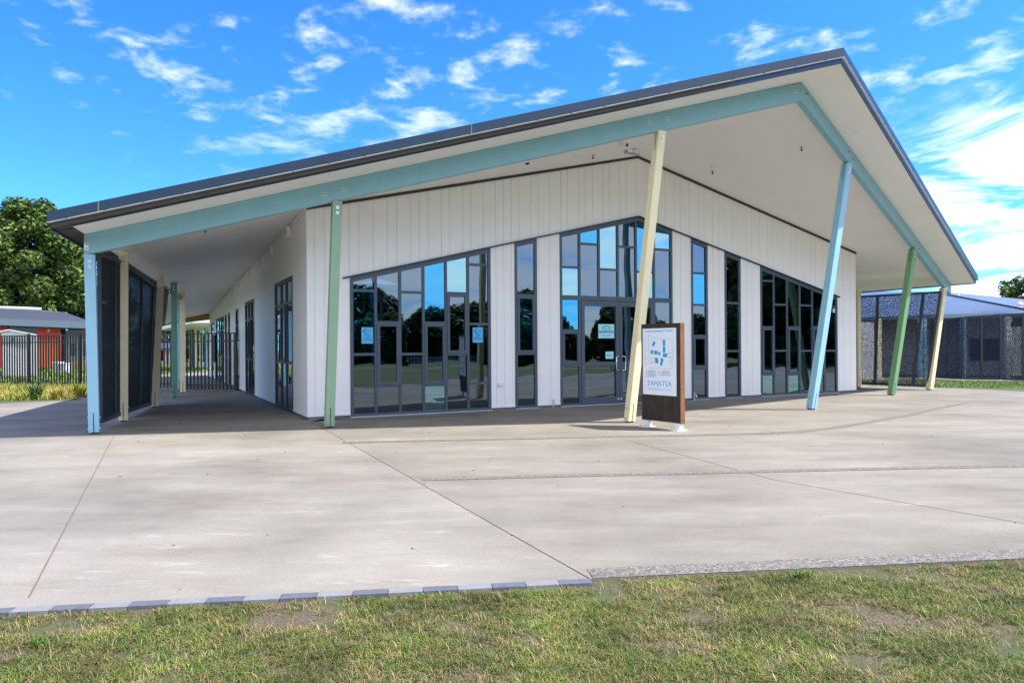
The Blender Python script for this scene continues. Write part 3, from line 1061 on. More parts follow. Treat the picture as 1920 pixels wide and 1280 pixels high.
# posts ---------------------------------------------------------------
def post(base, top, mat, label, w=.145, parent=BLD, ax=None, hang=.0, detail=True):
    base, top = Vector(base), Vector(top)
    ux, nx = ax or (U, NN)
    foot = .022
    mb = MB()
    k = (top - base) / (top.z - base.z)
    b0 = base + k * foot
    h = w / 2
    c = [(-h, h), (h, h), (h, -h), (-h, -h)]
    mb.hexa([b0 + ux * a + nx * b for a, b in c], [top + ux * a + nx * b for a, b in c])
    o = mb.build('post', mat, parent, bevel=.005)
    if label: o['label'] = label
    if detail:
        pl = MB()
        s1 = base + k * .33
        for (z0, z1, da, db, p0, p1) in ((0.0, .33, .012, w + .004, base, s1),):
            cc = [(-da / 2, db / 2), (da / 2, db / 2), (da / 2, -db / 2), (-da / 2, -db / 2)]
            b1 = base + k * .004
            pl.hexa([b1 + ux * a + nx * b for a, b in cc], [p1 + ux * a + nx * b for a, b in cc])
        bs = base + k * .003
        cc = [(-.045, .05), (.045, .05), (.045, -.05), (-.045, -.05)]
        pl.hexa([bs + ux * a + nx * b for a, b in cc], [base + k * .0215 + ux * a + nx * b for a, b in cc])
        pl.build('fixing_plate', M['darksteel'], o); pl = MB()
        t0 = top - k * .3; t1 = top - k * .004
        cc = [(-(w + .004) / 2, .006), ((w + .004) / 2, .006), ((w + .004) / 2, -.006), (-(w + .004) / 2, -.006)]
        pl.hexa([t0 + ux * a + nx * b for a, b in cc], [t1 + ux * a + nx * b for a, b in cc])
        pl.build('fixing_plate', M['darksteel'], o)
        bt = MB()
        for z in (.075, .25):
            for sgn in (-1, 1):
                c_ = base + k * z + ux * sgn * h
                bt = MB(); bt.tube([c_, c_ + ux * sgn * .014], .017, 8); bt.build('bolt', M['steel'], o)
        for z in (.11, .19):
            c_ = top - k * z + nx * h
            bt = MB(); bt.box(c_ + nx * .003, (.05, .006, .05), (ux, nx, UP))
            bt.tube([c_, c_ + nx * .018], .012, 8); bt.build('bolt', M['steel'], o)
    return o


def beam_post(k, bpx, tpx, mat, label, ztop_off=None):
    b = onz(*bpx)
    t, d, z = on_beam(k, *tpx)
    zz = zsoff(t, d) - BD_ + .0
    p = FP.P(t, d, zz - .002)
    return post(b, p, mat, label)


PB = {}
PB['P1'] = beam_post(0, (177, 812.5), (168.5, 474), M['blue'], 'sky blue corner post at the left end of the front')
PB['P2'] = beam_post(0, (617, 801), (631.5, 373), M['sage'], 'sage green post beside the left wall corner')
PB['P3'] = beam_post(0, (1180, 791.5), (1237.5, 241), M['cream'], 'cream post standing in front of the entrance doors')
PB['P4'] = beam_post(1, (1521, 767.5), (1588, 300), M['blue'], 'sky blue post in front of the right window')
PB['P5'] = beam_post(1, (1671, 740.5), (1712, 472), M['green'], 'leaf green post in front of the right screen')
PB['P6'] = beam_post(1, (1742.5, 731), (1769, 553), M['cream'], 'cream post at the right end of the front')


def eave_post(bpx, tpx, mat, label, left=True):
    b = onz(*bpx)
    # stands in the upright plane of the eave posts
    e0 = onz(177, 811); e1 = onz(327, 745)
    n = (e1 - e0).cross(UP).normalized()
    p = onp(tpx[0], tpx[1], b, n) if left else None
    q = p - CL
    p.z = zsoff(q.dot(U), q.dot(NN)) - .004
    return post(b, p, mat, label)


PB['Q2'] = eave_post((231.5, 789.5), (232, 481), M['cream'], 'cream post between the two left screens')
PB['Q3'] = eave_post((290, 763), (302, 525), M['cream'], 'leaning cream post at the far end of the left screens')
PB['Q4'] = eave_post((327.5, 745.5), (326, 538), M['teal'], 'sea green post standing at the gate')
eave_post((343, 736), (342.5, 554), M['cream'], 'cream post just behind the gate')
eave_post((336.5, 731), (338, 560), M['blue'], 'sky blue post behind the gate')
b_ = onz(1608.5, 726.5)
post(b_, Vector((b_.x, b_.y, 2.98)), M['cream'], 'cream post half hidden behind the right wall corner')

# ------------------------------------------------------------------ verandah screens
def screen(corners, mulls, label, mat, group, ground_z=0.0, bars=(.05, .05), frame_mat=M['charcoal'], uvs=1.0, name='perforated_screen', back=.012, rails=()):
    """corners: bottom-left, bottom-right, top-right, top-left world points in one upright plane"""
    bl, br, tr, tl = [Vector(c) for c in corners]
    base = (bl + br) / 2; base.z = 0
    root = thing(name, base, label, 'screen', group)
    h = (br - bl); h.z = 0; h.normalize(); n = h.cross(UP)
    def X(p): return (p - bl).dot(h)
    sh = MB()
    for o in (0, back) if back else (0,):
        pts = [p + n * o for p in (bl, br, tr, tl)]
        sh.poly(pts, 0, [(X(p) * uvs, p.z * uvs) for p in pts])
    sh.build('mesh_panel', mat, root)
    fr = MB()
    def bar(p0, p1, w, dpt=.05):
        d = (p1 - p0).normalized(); s = d.cross(n).normalized()
        cs = [s * a * w / 2 + n * b * dpt / 2 for a, b in ((-1, -1), (1, -1), (1, 1), (-1, 1))]
        fr.hexa([p0 + c for c in cs], [p1 + c for c in cs])
    bar(bl, br, .07); bar(tl, tr, .06); bar(bl, tl, bars[0], .055); bar(br, tr, bars[1], .055)
    for f in mulls:
        bar(bl.lerp(br, f), tl.lerp(tr, f), .07, .06)
    for f in rails:
        bar(bl.lerp(tl, f), br.lerp(tr, f), .05, .052)
    fr.build('screen_frame', frame_mat, root)
    return root


e0 = onz(184, 809); e1 = onz(290, 760)
sn = (e1 - e0).cross(UP).normalized()
def onscr(x, y): return onp(x, y, e0, sn)
SG = 'perforated screens along the verandah edges'
screen([onscr(189, 789), onscr(228, 774), onscr(229.5, 492), onscr(186, 478)], [.62], 'dark perforated screen between the sky blue corner post and the first cream post', M['perf'], SG)
screen([onscr(236, 771), onscr(288, 754), onscr(298, 544), onscr(236.5, 498)], [.42, .78], 'dark perforated screen between the two left cream posts', M['perf'], SG)
g0 = onz(1609, 726); g1 = onz(1741.5, 731)
rn = (g1 - g0).cross(UP).normalized()
def onrs(x, y): return onp(x, y, g0, rn)
screen([onrs(1611, 718), onrs(1738.5, 723), onrs(1764, 547.5), onrs(1611.5, 556.5)], [.24, .8], 'tall perforated screen right of the white front wall', M['perf_open'], SG, back=.003)

# ladder shaped frame along the top of the left screens
mb = MB()
a0, a1 = onscr(196, 472), onscr(344, 557)
for dz in (0, -.10):
    mb.tube([a0 + UP * dz, a1 + UP * dz], .013, 6)
for k in range(28):
    p = a0.lerp(a1, (k + .5) / 28)
    mb.tube([p, p - UP * .10], .008, 5)
o = mb.build('cable_ladder', M['black'])
tag(o, 'thin black ladder rail fixed along the left verandah eave', 'cable ladder'); set_loc(o, a0)

# ------------------------------------------------------------------ things under the soffit
NL = (SPt(TA, 0) - SPt(0, 0)).cross(SPt(0, 1) - SPt(0, 0)).normalized()
NR = (SPt(TA, 0) - SPt(W, 0)).cross(SPt(W, 1) - SPt(W, 0)).normalized()
if NL.z > 0: NL = -NL
if NR.z > 0: NR = -NR
def soffit_pt(x, y):
    p = onp(x, y, SPt(TA, 0), NL)
    if (p - CL).dot(U) > TA:
        return onp(x, y, SPt(TA, 0), NR), NR
    return p, NL


def disc(p, n, r, h, seg=20):
    mb = MB(); mb.tube([p - n * .0, p + n * h], [r, r * .93], seg)
    return mb


DL = 'round downlights in the soffit'
for x, y, lab in ((1605, 247, 'round white downlight in the soffit outside the right beam'), (1337, 312, 'round white downlight above the cream entrance post, topmost of the middle ones'),
                  (1547, 408, 'round white downlight left of the sky blue post under the right slope'), (1447, 361, 'small round white detector midway between two downlights'),
                  (1228, 200, 'round white downlight in the soffit outside the left beam'), (450, 443, 'round white downlight above the left verandah'),
                  (1080, 290, 'round white downlight between the gable apex and the left beam')):
    p, n = soffit_pt(x, y)
    small = 'detector' in lab
    r = .05 if small else .085
    root = thing('ceiling_detector' if small else 'ceiling_downlight', p, lab, 'detector' if small else 'downlight', None if small else DL)
    disc(p, n, r, .012).build('rim', M['whitemetal'], root, smooth=False)
    disc(p + n * .0125, n, r * .7, .004 if not small else .035).build('lens' if not small else 'sensor', M['soffit'] if small else M['panel'], root)
SPK = 'sprinkler heads under the soffit'
for x, y, lab in ((1503, 276, 'black sprinkler head nearest the gable apex'), (1336, 321, 'black sprinkler head just below a downlight, right of the cream post'),
                  (1611, 412, 'black sprinkler head right of the sky blue front post'), (1112, 291, 'black sprinkler head left of the gable apex'),
                  (385, 428, 'black sprinkler head above the left verandah')):
    p, n = soffit_pt(x, y)
    mb = MB(); mb.tube([p, p - UP * .06], .009, 8); mb.tube([p - UP * .055, p - UP * .062], .03, 12); mb.tube([p - UP * .004, p + UP * .0], .03, 12)
    mb.tube([p - UP * .06, p - UP * .085], .006, 6)
    o = mb.build('sprinkler_head', M['black']); set_loc(o, p); tag(o, lab, 'sprinkler', SPK)
# dome camera, security camera, emergency light
p, n = soffit_pt(988, 303)
root = thing('dome_camera', p, 'small white dome camera under the soffit left of the gable apex', 'dome camera')
disc(p, n, .06, .03).build('housing', M['whitemetal'], root)
mb = MB(); mb.tube([p + n * .03, p + n * .05, p + n * .065], [.045, .035, .012], 14); mb.build('dome', M['lens'], root, smooth=True)
p, n = soffit_pt(1166, 259)
root = thing('security_camera', p, 'white security camera hanging from the soffit near the gable apex', 'camera')
cdir = (NN * .75 + U * .35 - UP * .32).normalized(); side = cdir.cross(UP).normalized(); cup = side.cross(cdir)
mb = MB(); mb.tube([p, p - UP * .08], .02, 10); mb.tube([p + n * .0, p + n * .012], .05, 14); mb.build('bracket', M['whitemetal'], root)
c = p - UP * .11
mb = MB(); mb.box(c + cdir * .02, (.075, .19, .075), (side, cdir, cup)); mb.build('body', M['whitemetal'], root, bevel=.012)
mb = MB(); mb.tube([c + cdir * .117, c + cdir * .125], .033, 16); mb.build('lens', M['lens'], root)
p, n = soffit_pt(1186, 279)
root = thing('emergency_light', p, 'grey-white emergency light box fixed at the gable apex', 'emergency light')
mb = MB(); mb.box(p - UP * .06 - NN * .02, (.34, .11, .1), (U, NN, UP)); mb.build('body', M['greywall'], root, bevel=.012)
mb = MB()
for k in range(2): mb.box(p - UP * .06 + NN * .038 + U * (k - .5) * .16, (.13, .008, .07), (U, NN, UP))
mb.build('lens', M['panel'], root)
p0, n = soffit_pt(1674, 515); p1, _ = soffit_pt(1703, 500)
root = thing('batten_light', (p0 + p1) / 2, 'white batten light under the soffit behind the leaf green post', 'batten light')
d_ = (p1 - p0).normalized(); s_ = d_.cross(n)
mb = MB(); mb.box((p0 + p1) / 2 + n * .035, ((p1 - p0).length, .06, .06), (d_, s_, n)); mb.build('body', M['whitemetal'], root, bevel=.01)
mb = MB(); mb.tube([p0 + n * .03 - d_ * .012, p0 + n * .14 - d_ * .012], .022, 10); mb.build('sensor', M['greywall'], root)
p, n = soffit_pt(1786, 536)
root = thing('dome_light', p, 'white round dome light under the right eave beside the beam end', 'dome light')
disc(p, n, .10, .03).build('rim', M['whitemetal'], root)
mb = MB(); mb.tube([p + n * .03, p + n * .06, p + n * .09, p + n * .105], [.09, .085, .055, .01], 18); mb.build('globe', M['panel'], root, smooth=True)
p, n = soffit_pt(376, 573)
root = thing('floodlight', p, 'dark floodlight under the soffit far along the left verandah', 'floodlight')
mb = MB(); mb.tube([p, p - UP * .12], .02, 8); mb.build('bracket', M['darksteel'], root)
mb = MB(); mb.box(p - UP * .17, (.32, .22, .1), (U, NN, UP)); mb.build('body', M['greyroof'], root, bevel=.01)

# wall fittings
t, z = FP.hit(936, 720.5)
root = thing('wall_socket', FP.P(t, 0, z), 'small white weatherproof socket low on the white wall', 'socket')
mb = MB(); FP.slab(mb, t - .035, t + .035, z - .04, z + .04, .0, .05); mb.build('box', M['whitemetal'], root, bevel=.008)
mb = MB(); FP.slab(mb, t + .036, t + .075, z - .03, z + .012, .0, .045); mb.build('plug', M['whitemetal'], root, bevel=.008)
TG = 'garden taps at the foot of the front wall'
for x, y, lab in ((1035, 757, 'steel garden tap low on the wall left of the entrance'), (1299, 749, 'steel garden tap low on the wall just right of the sign')):
    t, z = FP.hit(x, y - 3)
    root = thing('garden_tap', FP.P(t, 0, 0), lab, 'tap', TG)
    mb = MB(); mb.tube([FP.P(t, .06, 0.001), FP.P(t, .06, .15)], .014, 8); mb.tube([FP.P(t, .06, .12), FP.P(t, .13, .12), FP.P(t, .145, .08)], .012, 8)
    mb.build('pipe', M['steel'], root)
    mb = MB(); mb.box(FP.P(t, .07, .17), (.07, .016, .012), (U, NN, UP)); mb.tube([FP.P(t, .07, .145), FP.P(t, .07, .17)], .008, 6); mb.build('handle', M['steel'], root)


# notices on the glass
def notice(x0, x1, y0, y1, mat, label, group=None, d=-.004):
    t0, zz1 = FP.hit((x0), y0, d); t1, _ = FP.hit(x1, y0, d); xm = (x0 + x1) / 2
    z1 = FP.hit(xm, y0, d)[1]; z0 = FP.hit(xm, y1, d)[1]
    root = thing('paper_notice', FP.P((t0 + t1) / 2, d, z0), label, 'notice', group)
    mb = MB(); FP.slab(mb, t0, t1, z0, z1, d - .002, d); mb.build('sheet', mat, root)
    def L(f, g): return FP.P(t0 + (t1 - t0) * f, d + .001, z1 + (z0 - z1) * g)
    return root, L, (t1 - t0), (z1 - z0)


NG = 'bright blue direction notices taped to the left window'
for x0, x1, y0, y1, lab in ((677.7, 699.5, 613.5, 644, 'bright blue arrow notice in the leftmost column of the left window'),
                            (886.3, 905.3, 613.8, 642, 'bright blue arrow notice in the rightmost column of the left window')):
    root, L, w, h = notice(x0, x1, y0, y1, M['paper_blue'], lab, NG)
    mb = MB()
    for a, b in (((.42, .10), (.12, .24)), ((.12, .24), (.42, .38))):
        mb.tube([L(*a), L(*b)], .007, 5)
    for f in (.16, .30): mb.tube([L(.45, f), L(.9, f)], .0025, 5)
    mb.build('arrow', M['ink_dark'], root)
    for i, (tx, f, s) in enumerate((('OFFICE', .47, .042), ('', .58, .04), ('SCHOOL', .60, .038), ('PLEASE USE', .71, .028), ('MAIN DOOR', .79, .028))):
        if tx: text_mesh(tx, s, L(.5, f), U, UP, M['ink_dark'], root, 'lettering', width=w * (.8 if len(tx) > 7 else .5))
root, L, w, h = notice(1121.8, 1151.6, 607.6, 634, M['paper_cyan'], 'pale cyan reception notice on the left entrance door')
text_mesh('RECEPTION', .07, L(.5, .55), U, UP, M['ink_dark'], root, 'lettering', width=w * .9, thin=.002)
text_mesh('WELCOME', .04, L(.5, .82), U, UP, M['ink_teal'], root, 'lettering', width=w * .5)
mb = MB()
arc = [L(.5 - .26 * math.cos(a), .36 - .24 * math.sin(a)) for a in [math.pi * k / 12 for k in range(13)]]
mb.tube(arc, .007, 5)
for f in (.36, .5, .64): mb.tube([L(f, .37), L(.5 + (f - .5) * 1.3, .2)], .008, 5)
mb.build('emblem', M['ink_teal'], root)
root, L, w, h = notice(1135.5, 1150.3, 659, 672.3, M['paper_cyan'], 'small pale cyan pull notice beside the door handles')
text_mesh('PULL', .05, L(.5, .5), U, UP, M['ink_dark'], root, 'lettering', width=w * .62, thin=.001)
root, L, w, h = notice(1561.5, 1565.8, 578, 586, M['paper_cyan'], 'small cyan sticker at the top right corner of the right window')

# ------------------------------------------------------------------ sign board
SGN_R = aty(1276.7, 800, 10.38); SGN_R.z = 0
SGN_L = aty(1203.4, 795, 11.04); SGN_L.z = 0
hs = (SGN_R - SGN_L); sw = hs.length; hs.normalize()
sn_ = Vector((hs.y, -hs.x, 0))      # faces the camera's left
if sn_.y > 0: sn_ = -sn_
z0s = EYE + ray(1276.9, 794).z * 10.38; z1s = EYE + ray(1276.3, 605).z * 10.38
sh_ = z1s - z0s
th = .095
root = thing('school_sign', (SGN_L + SGN_R) / 2 - sn_ * th / 2, 'upright rusty steel sign with a white map panel reading TAMATEA', 'sign')
SC = (SGN_L + SGN_R) / 2
def sb(a, d, z): return SGN_L + hs * a + sn_ * d + UP * z
mb = MB()
mb.hexa([sb(.012, -.004, z0s), sb(sw - .012, -.004, z0s), sb(sw - .012, -th + .004, z0s), sb(.012, -th + .004, z0s)],
        [sb(.012, -.004, z1s - .004), sb(sw - .012, -.004, z1s - .004), sb(sw - .012, -th + .004, z1s - .004), sb(.012, -th + .004, z1s - .004)])
mb.build('body', M['rust_front'], root)
mb = MB()
for a0, a1 in ((0, .011), (sw - .011, sw)):
    mb.hexa([sb(a0, 0, z0s - .003), sb(a1, 0, z0s - .003), sb(a1, -th, z0s - .003), sb(a0, -th, z0s - .003)], [sb(a0, 0, z1s), sb(a1, 0, z1s), sb(a1, -th, z1s), sb(a0, -th, z1s)])
mb.hexa([sb(.0115, 0, z1s - .0035), sb(sw - .0115, 0, z1s - .0035), sb(sw - .0115, -th, z1s - .0035), sb(.0115, -th, z1s - .0035)],
        [sb(.0115, 0, z1s), sb(sw - .0115, 0, z1s), sb(sw - .0115, -th, z1s), sb(.0115, -th, z1s)])
mb.build('edge_plate', M['rust_side'], root)
mb = MB()
for f in (.03, .345, .655, .965):
    for d in (-.025, -.068):
        c = sb(sw, d, z0s + sh_ * f); mb = MB(); mb.tube([c, c + hs * .004], .007, 8); mb.build('bolt', M['darksteel'], root)
pa0, pa1 = sw * .045, sw * .90
pz1, pz0 = z1s - sh_ * .047, z1s - sh_ * .732
mb = MB()
mb.hexa([sb(pa0, .008, pz0), sb(pa1, .008, pz0), sb(pa1, -.003, pz0), sb(pa0, -.003, pz0)], [sb(pa0, .008, pz1), sb(pa1, .008, pz1), sb(pa1, -.003, pz1), sb(pa0, -.003, pz1)])
PANEL = mb.build('map_panel', M['panel'], root, bevel=.002)
def pp_(f, g, d=.0088): return sb(pa0 + (pa1 - pa0) * f, d, pz1 + (pz0 - pz1) * g)
pw = pa1 - pa0
text_mesh('TE KURA TAKAWAENGA O TAMATEA', .045, pp_(.5, .045), hs, UP, M['ink_blue'], PANEL, 'lettering', width=pw * .82)
text_mesh('TAMATEA', .12, pp_(.5, .83), hs, UP, M['ink_blue'], PANEL, 'lettering', width=pw * .74, thin=-.001)
text_mesh('INTERMEDIATE SCHOOL', .05, pp_(.52, .915), hs, UP, M['ink_pale'], PANEL, 'lettering', width=pw * .70, thin=-.0004)
mb = MB()
def ln(pts, r=.0016):
    mb.tube([pp_(f, g) for f, g in pts], r, 4)
ln([(.19, .09), (.30, .125), (.45, .15), (.60, .163), (.75, .165), (.89, .16)]); ln([(.89, .16), (.89, .36), (.70, .40)]); ln([(.19, .09), (.19, .43)])
ln([(.19, .60), (.89, .60)]); ln([(.89, .43), (.89, .60)]); ln([(.08, .45), (.28, .44)]); ln([(.08, .53), (.36, .515), (.40, .50)]); ln([(.08, .10), (.08, .56)])
ln([(.62, .43), (.89, .42)]); ln([(.64, .375), (.89, .37)]); ln([(.78, .44), (.86, .44), (.86, .50), (.78, .50)]); ln([(.93, .30), (.93, .47)])
ln([(.30 + .07 * math.cos(a), .475 + .035 * math.sin(a)) for a in [2 * math.pi * k / 14 for k in range(15)]])
mb.build('map_lines', M['ink_grey'], PANEL)
mb = MB()
def blk(pts):
    m_ = MB(); m_.prism([pp_(f, g, .0082) for f, g in pts], sn_ * .0012); m_.build('map_block', M['ink_blue'], PANEL)
blk([(.29, .25), (.35, .185), (.40, .215), (.34, .28)])
blk([(.62, .175), (.69, .175), (.69, .265), (.62, .265)]); blk([(.62, .275), (.69, .275), (.69, .365), (.62, .365)]); blk([(.62, .38), (.74, .38), (.74, .43), (.62, .43)])
blk([(.25, .33), (.325, .33), (.325, .385), (.25, .385)]); blk([(.355, .335), (.46, .335), (.46, .39), (.355, .39)]); blk([(.48, .35), (.54, .35), (.54, .405), (.48, .405)])
blk([(.38, .44), (.46, .44), (.46, .46), (.49, .48), (.47, .53), (.39, .52)]); blk([(.55, .45), (.60, .44), (.64, .47), (.61, .52), (.58, .565), (.52, .54), (.56, .50)])
mb = MB()
for k in range(4):
    mb.box(pp_(.125, .645 + k * .026), (.02, .012, .0012), (hs, UP, sn_))
for k in range(3): mb.box(pp_(.50, .645 + k * .026), (.02, .012, .0012), (hs, UP, sn_))
mb.build('map_key', M['ink_grey'], PANEL)
for k in range(4):
    text_mesh('TEACHING BLOCK %d' % (k + 1), .022, pp_(.29, .645 + k * .026), hs, UP, M['ink_grey'], PANEL, 'lettering', width=pw * .24)
for k, tx in enumerate(('TEACHING BLOCK 5', 'ADMINISTRATION', 'TECHNOLOGY BLOCK')):
    text_mesh(tx, .022, pp_(.70, .645 + k * .026), hs, UP, M['ink_grey'], PANEL, 'lettering', width=pw * (.24, .25, .30)[k])
for a in (sw * .10, sw * .90):
    mb = MB()
    c = sb(a, -th / 2, 0)
    mb.box(c + UP * (.012 + (z0s - .01) / 2), (.11, .075, z0s - .012), (hs, sn_, UP))
    mb.box(c + UP * .0065, (.15, .24, .012), (hs, sn_, UP))
    ft = mb.build('foot', M['whitemetal'], root, bevel=.003)
    bt = MB()
    for i in (-1, 1):
        for j in (-1, 1):
            q = c + hs * i * .055 + sn_ * j * .095
            bt = MB(); bt.tube([q + UP * .0125, q + UP * .045], .009, 8); bt.tube([q + UP * .0126, q + UP * .026], .016, 6); bt.build('anchor_bolt', M['steel'], ft)

# ------------------------------------------------------------------ ground
mb = MB(); mb.poly([(-400, -400, -.016), (400, -400, -.016), (400, 600, -.016), (-400, 600, -.016)])
tag(mb.build('lawn', M['lawn']), kind='structure')

# the forecourt: two slabs that meet on the long diagonal joint
J0 = onz(583, 790.5); J1 = onz(1106, 1084.5)
jd = (J1 - J0).normalized()
EA = onz(-700, 1164); EB = onz(0, 1140); ed1 = (J1 - EB).normalized()
FL = EB - ed1 * 14
FR1 = onz(1920, 1047); ed2 = (FR1 - J1).normalized(); FRX = J1 + ed2 * 26
jg = jd.cross(UP).normalized() * .004
TH_ = .10
back_edge_l = [onz(-300, 760), onz(0, 756), onz(60, 753.5), onz(130, 750.5), onz(166, 748)]
CLp = CL + SN * 0
wall_back = SP.P(SLEN + 18, -1, 0)
west = [J0, J1 - ed1 * 0] + [FL] + [Vector((-20, 14, 0)), *back_edge_l, Vector((-13.6, 19.5, 0)), Vector((-22, 48, 0)), wall_back, SP.P(0, -1.0, 0)]
def slab(pts, name, mat, z1=0.0):
    mb = MB(); mb.prism([Vector((p.x, p.y, z1 - TH_)) for p in pts], UP * TH_)
    return tag(mb.build(name, mat), kind='structure')
west = [p + (jg * -1 if i < 2 else Vector()) for i, p in enumerate(west)]
slab(west, 'pavement', M['concrete2'])
back_r = [onz(2300, 738), onz(1920, 733.5), onz(1800, 728), onz(1742, 726), onz(1660, 722.5), onz(1610, 719.5)]
east = [J0 + jg, J1 + jg, FRX, Vector((30, 12, 0)), *back_r, FP.P(W + .5, -3, 0), FP.P(W - .5, -.5, 0), FP.P(.5, -.5, 0)]
slab(east, 'pavement', M['concrete'])
mb = MB()
n_ = jd.cross(UP).normalized()
mb.poly([J0 - n_ * .02 + UP * -.008, J1 - n_ * .02 + UP * -.008, J1 + n_ * .02 + UP * -.008, J0 + n_ * .02 + UP * -.008])
o = mb.build('pavement_joint', M['joint']); tag(o, kind='structure')


def strip(px, w, mat, name, z=.004, world=None):
    pts = world or [onz(*p) for p in px]
    mb = MB()
    L = []
    for i, p in enumerate(pts):
        a = pts[max(0, i - 1)]; b = pts[min(len(pts) - 1, i + 1)]
        d = (b - a).normalized(); nn = Vector((-d.y, d.x, 0))
        ww = w if not isinstance(w, (list, tuple)) else w[i]
        L.append((p + nn * ww / 2 + UP * z, p - nn * ww / 2 + UP * z))
    for (a, b), (c, d) in zip(L, L[1:]):
        mb.poly([b, d, c, a])
    return tag(mb.build(name, mat), kind='structure')


strip([(642, 829.5), (900, 824), (1100, 819.5), (1300, 815.5), (1420, 812.5), (1500, 809), (1560, 802), (1620, 793), (1700, 778), (1760, 765), (1812, 754.5)], .155, M['pebble'], 'paving_band')
strip([(790, 898.5), (1000, 893), (1200, 888.5), (1400, 884), (1600, 879.5), (1920, 872.5), (2100, 868)], .14, M['pebble'], 'paving_band')
strip([(610, 784), (700, 785), (800, 782), (900, 778)], .10, M['pebble'], 'paving_band')
eo = Vector((-ed2.y, ed2.x, 0))
strip(None, .165, M['pebble'], 'paving_band', world=[J1 + eo * .0825 + ed2 * .02, J1 + ed2 * 12 + eo * .0825])
for px in ([(214, 816), (54, 1120)], [(300, 735), (345, 800)], [(1168, 823), (1450, 899), (1920, 981), (2100, 1013)], [(1500, 812), (1700, 824), (1920, 836)], [(1350, 735.5), (1640, 778)], [(1100, 760), (1172, 770)]):
    strip(px, .009, M['sawcut'], 'saw_cut', z=.003)

# brick edging, alternately charcoal and grey
mb = MB()
eo1 = Vector((ed1.y, -ed1.x, 0))
if eo1.y > 0: eo1 = -eo1
k = 0; L_ = .185; tot = (J1 - FL).length
while k * L_ < tot - .02:
    a = J1 - ed1 * (k * L_ + .002); b = J1 - ed1 * ((k + 1) * L_ - .002)
    q = [a + eo1 * .004, b + eo1 * .004, b + eo1 * .075, a + eo1 * .075]
    mb.hexa([p - UP * .08 for p in q], [p + UP * .004 for p in q], k % 2)
    k += 1
tag(mb.build('kerb_strip', [M['paver_dark'], M['paver_light']]), kind='structure')

# dry leaves and grit blown over the slabs
mb = MB()
for k in range(46):
    x, y = rng.uniform(-6, 9), rng.uniform(4.4, 11.5)
    if x > 2 and y < 4.6: continue
    a = rng.uniform(0, 6.28); l = rng.uniform(.006, .017); w_ = l * rng.uniform(.3, .6)
    d = Vector((math.cos(a), math.sin(a), 0)); n_ = Vector((-d.y, d.x, 0)); c = Vector((x, y, .0035))
    mb.prism([c - d * l, c - n_ * w_ * .8 - d * l * .2, c + d * l + UP * .003, c + n_ * w_ - d * l * .1], UP * .0035)
tag(mb.build('leaf_litter', M['bark']), 'tiny dry leaves and grit scattered over the concrete', 'litter', kind='stuff')

# path and worn track on the lawn behind the camera
strip(None, 1.6, M['concrete'], 'path', z=-.010, world=[Vector(p) for p in ((-40, -9, 0), (-15, -8.5, 0), (0, -9.5, 0), (8, -10.5, 0), (16, -8, 0), (22, -2, 0), (34, 6, 0), (60, 10, 0))])


# ------------------------------------------------------------------ grass
def np_mesh(name, verts, faces_quads, tint, mat):
    me = bpy.data.meshes.new(name)
    nv = len(verts); nf = len(faces_quads)
    me.vertices.add(nv); me.vertices.foreach_set('co', verts.astype(np.float32).ravel())
    me.loops.add(nf * 4); me.loops.foreach_set('vertex_index', faces_quads.astype(np.int32).ravel())
    me.polygons.add(nf)
    me.polygons.foreach_set('loop_start', np.arange(0, nf * 4, 4, dtype=np.int32))
    me.polygons.foreach_set('loop_total', np.full(nf, 4, np.int32))
    ca = me.color_attributes.new('tint', 'FLOAT_COLOR', 'POINT')
    ca.data.foreach_set('color', np.concatenate([tint, np.ones((nv, 1))], 1).astype(np.float32).ravel())
    me.materials.append(mat)
    me.update(); me.validate()
    o = bpy.data.objects.new(name, me); COL.objects.link(o)
    return o


def blades(base, h, w, lean, az, col, tipcol=None):
    """grass blades as two bent quads each; all arguments are arrays"""
    n = len(base)
    d = np.stack([np.cos(az), np.sin(az), np.zeros(n)], 1)
    s = np.stack([-np.sin(az), np.cos(az), np.zeros(n)], 1)
    up = np.array([0, 0, 1.0])
    m = base + up * (h * .58)[:, None] + d * (h * lean * .35)[:, None]
    t = base + up * (h * (1 - .25 * lean))[:, None] + d * (h * lean)[:, None]
    hw = (w / 2)[:, None]
    v = np.stack([base - s * hw, base + s * hw, m - s * hw * .85, m + s * hw * .85, t - s * hw * .12, t + s * hw * .12], 1)
    idx = np.arange(n)[:, None] * 6
    f = np.concatenate([idx + np.array([[0, 1, 3, 2]]), idx + np.array([[2, 3, 5, 4]])], 0)
    tip = col if tipcol is None else tipcol
    c = np.stack([col, col, (col + tip) / 2, (col + tip) / 2, tip, tip], 1)
    return v.reshape(-1, 3), f, c.reshape(-1, 3)


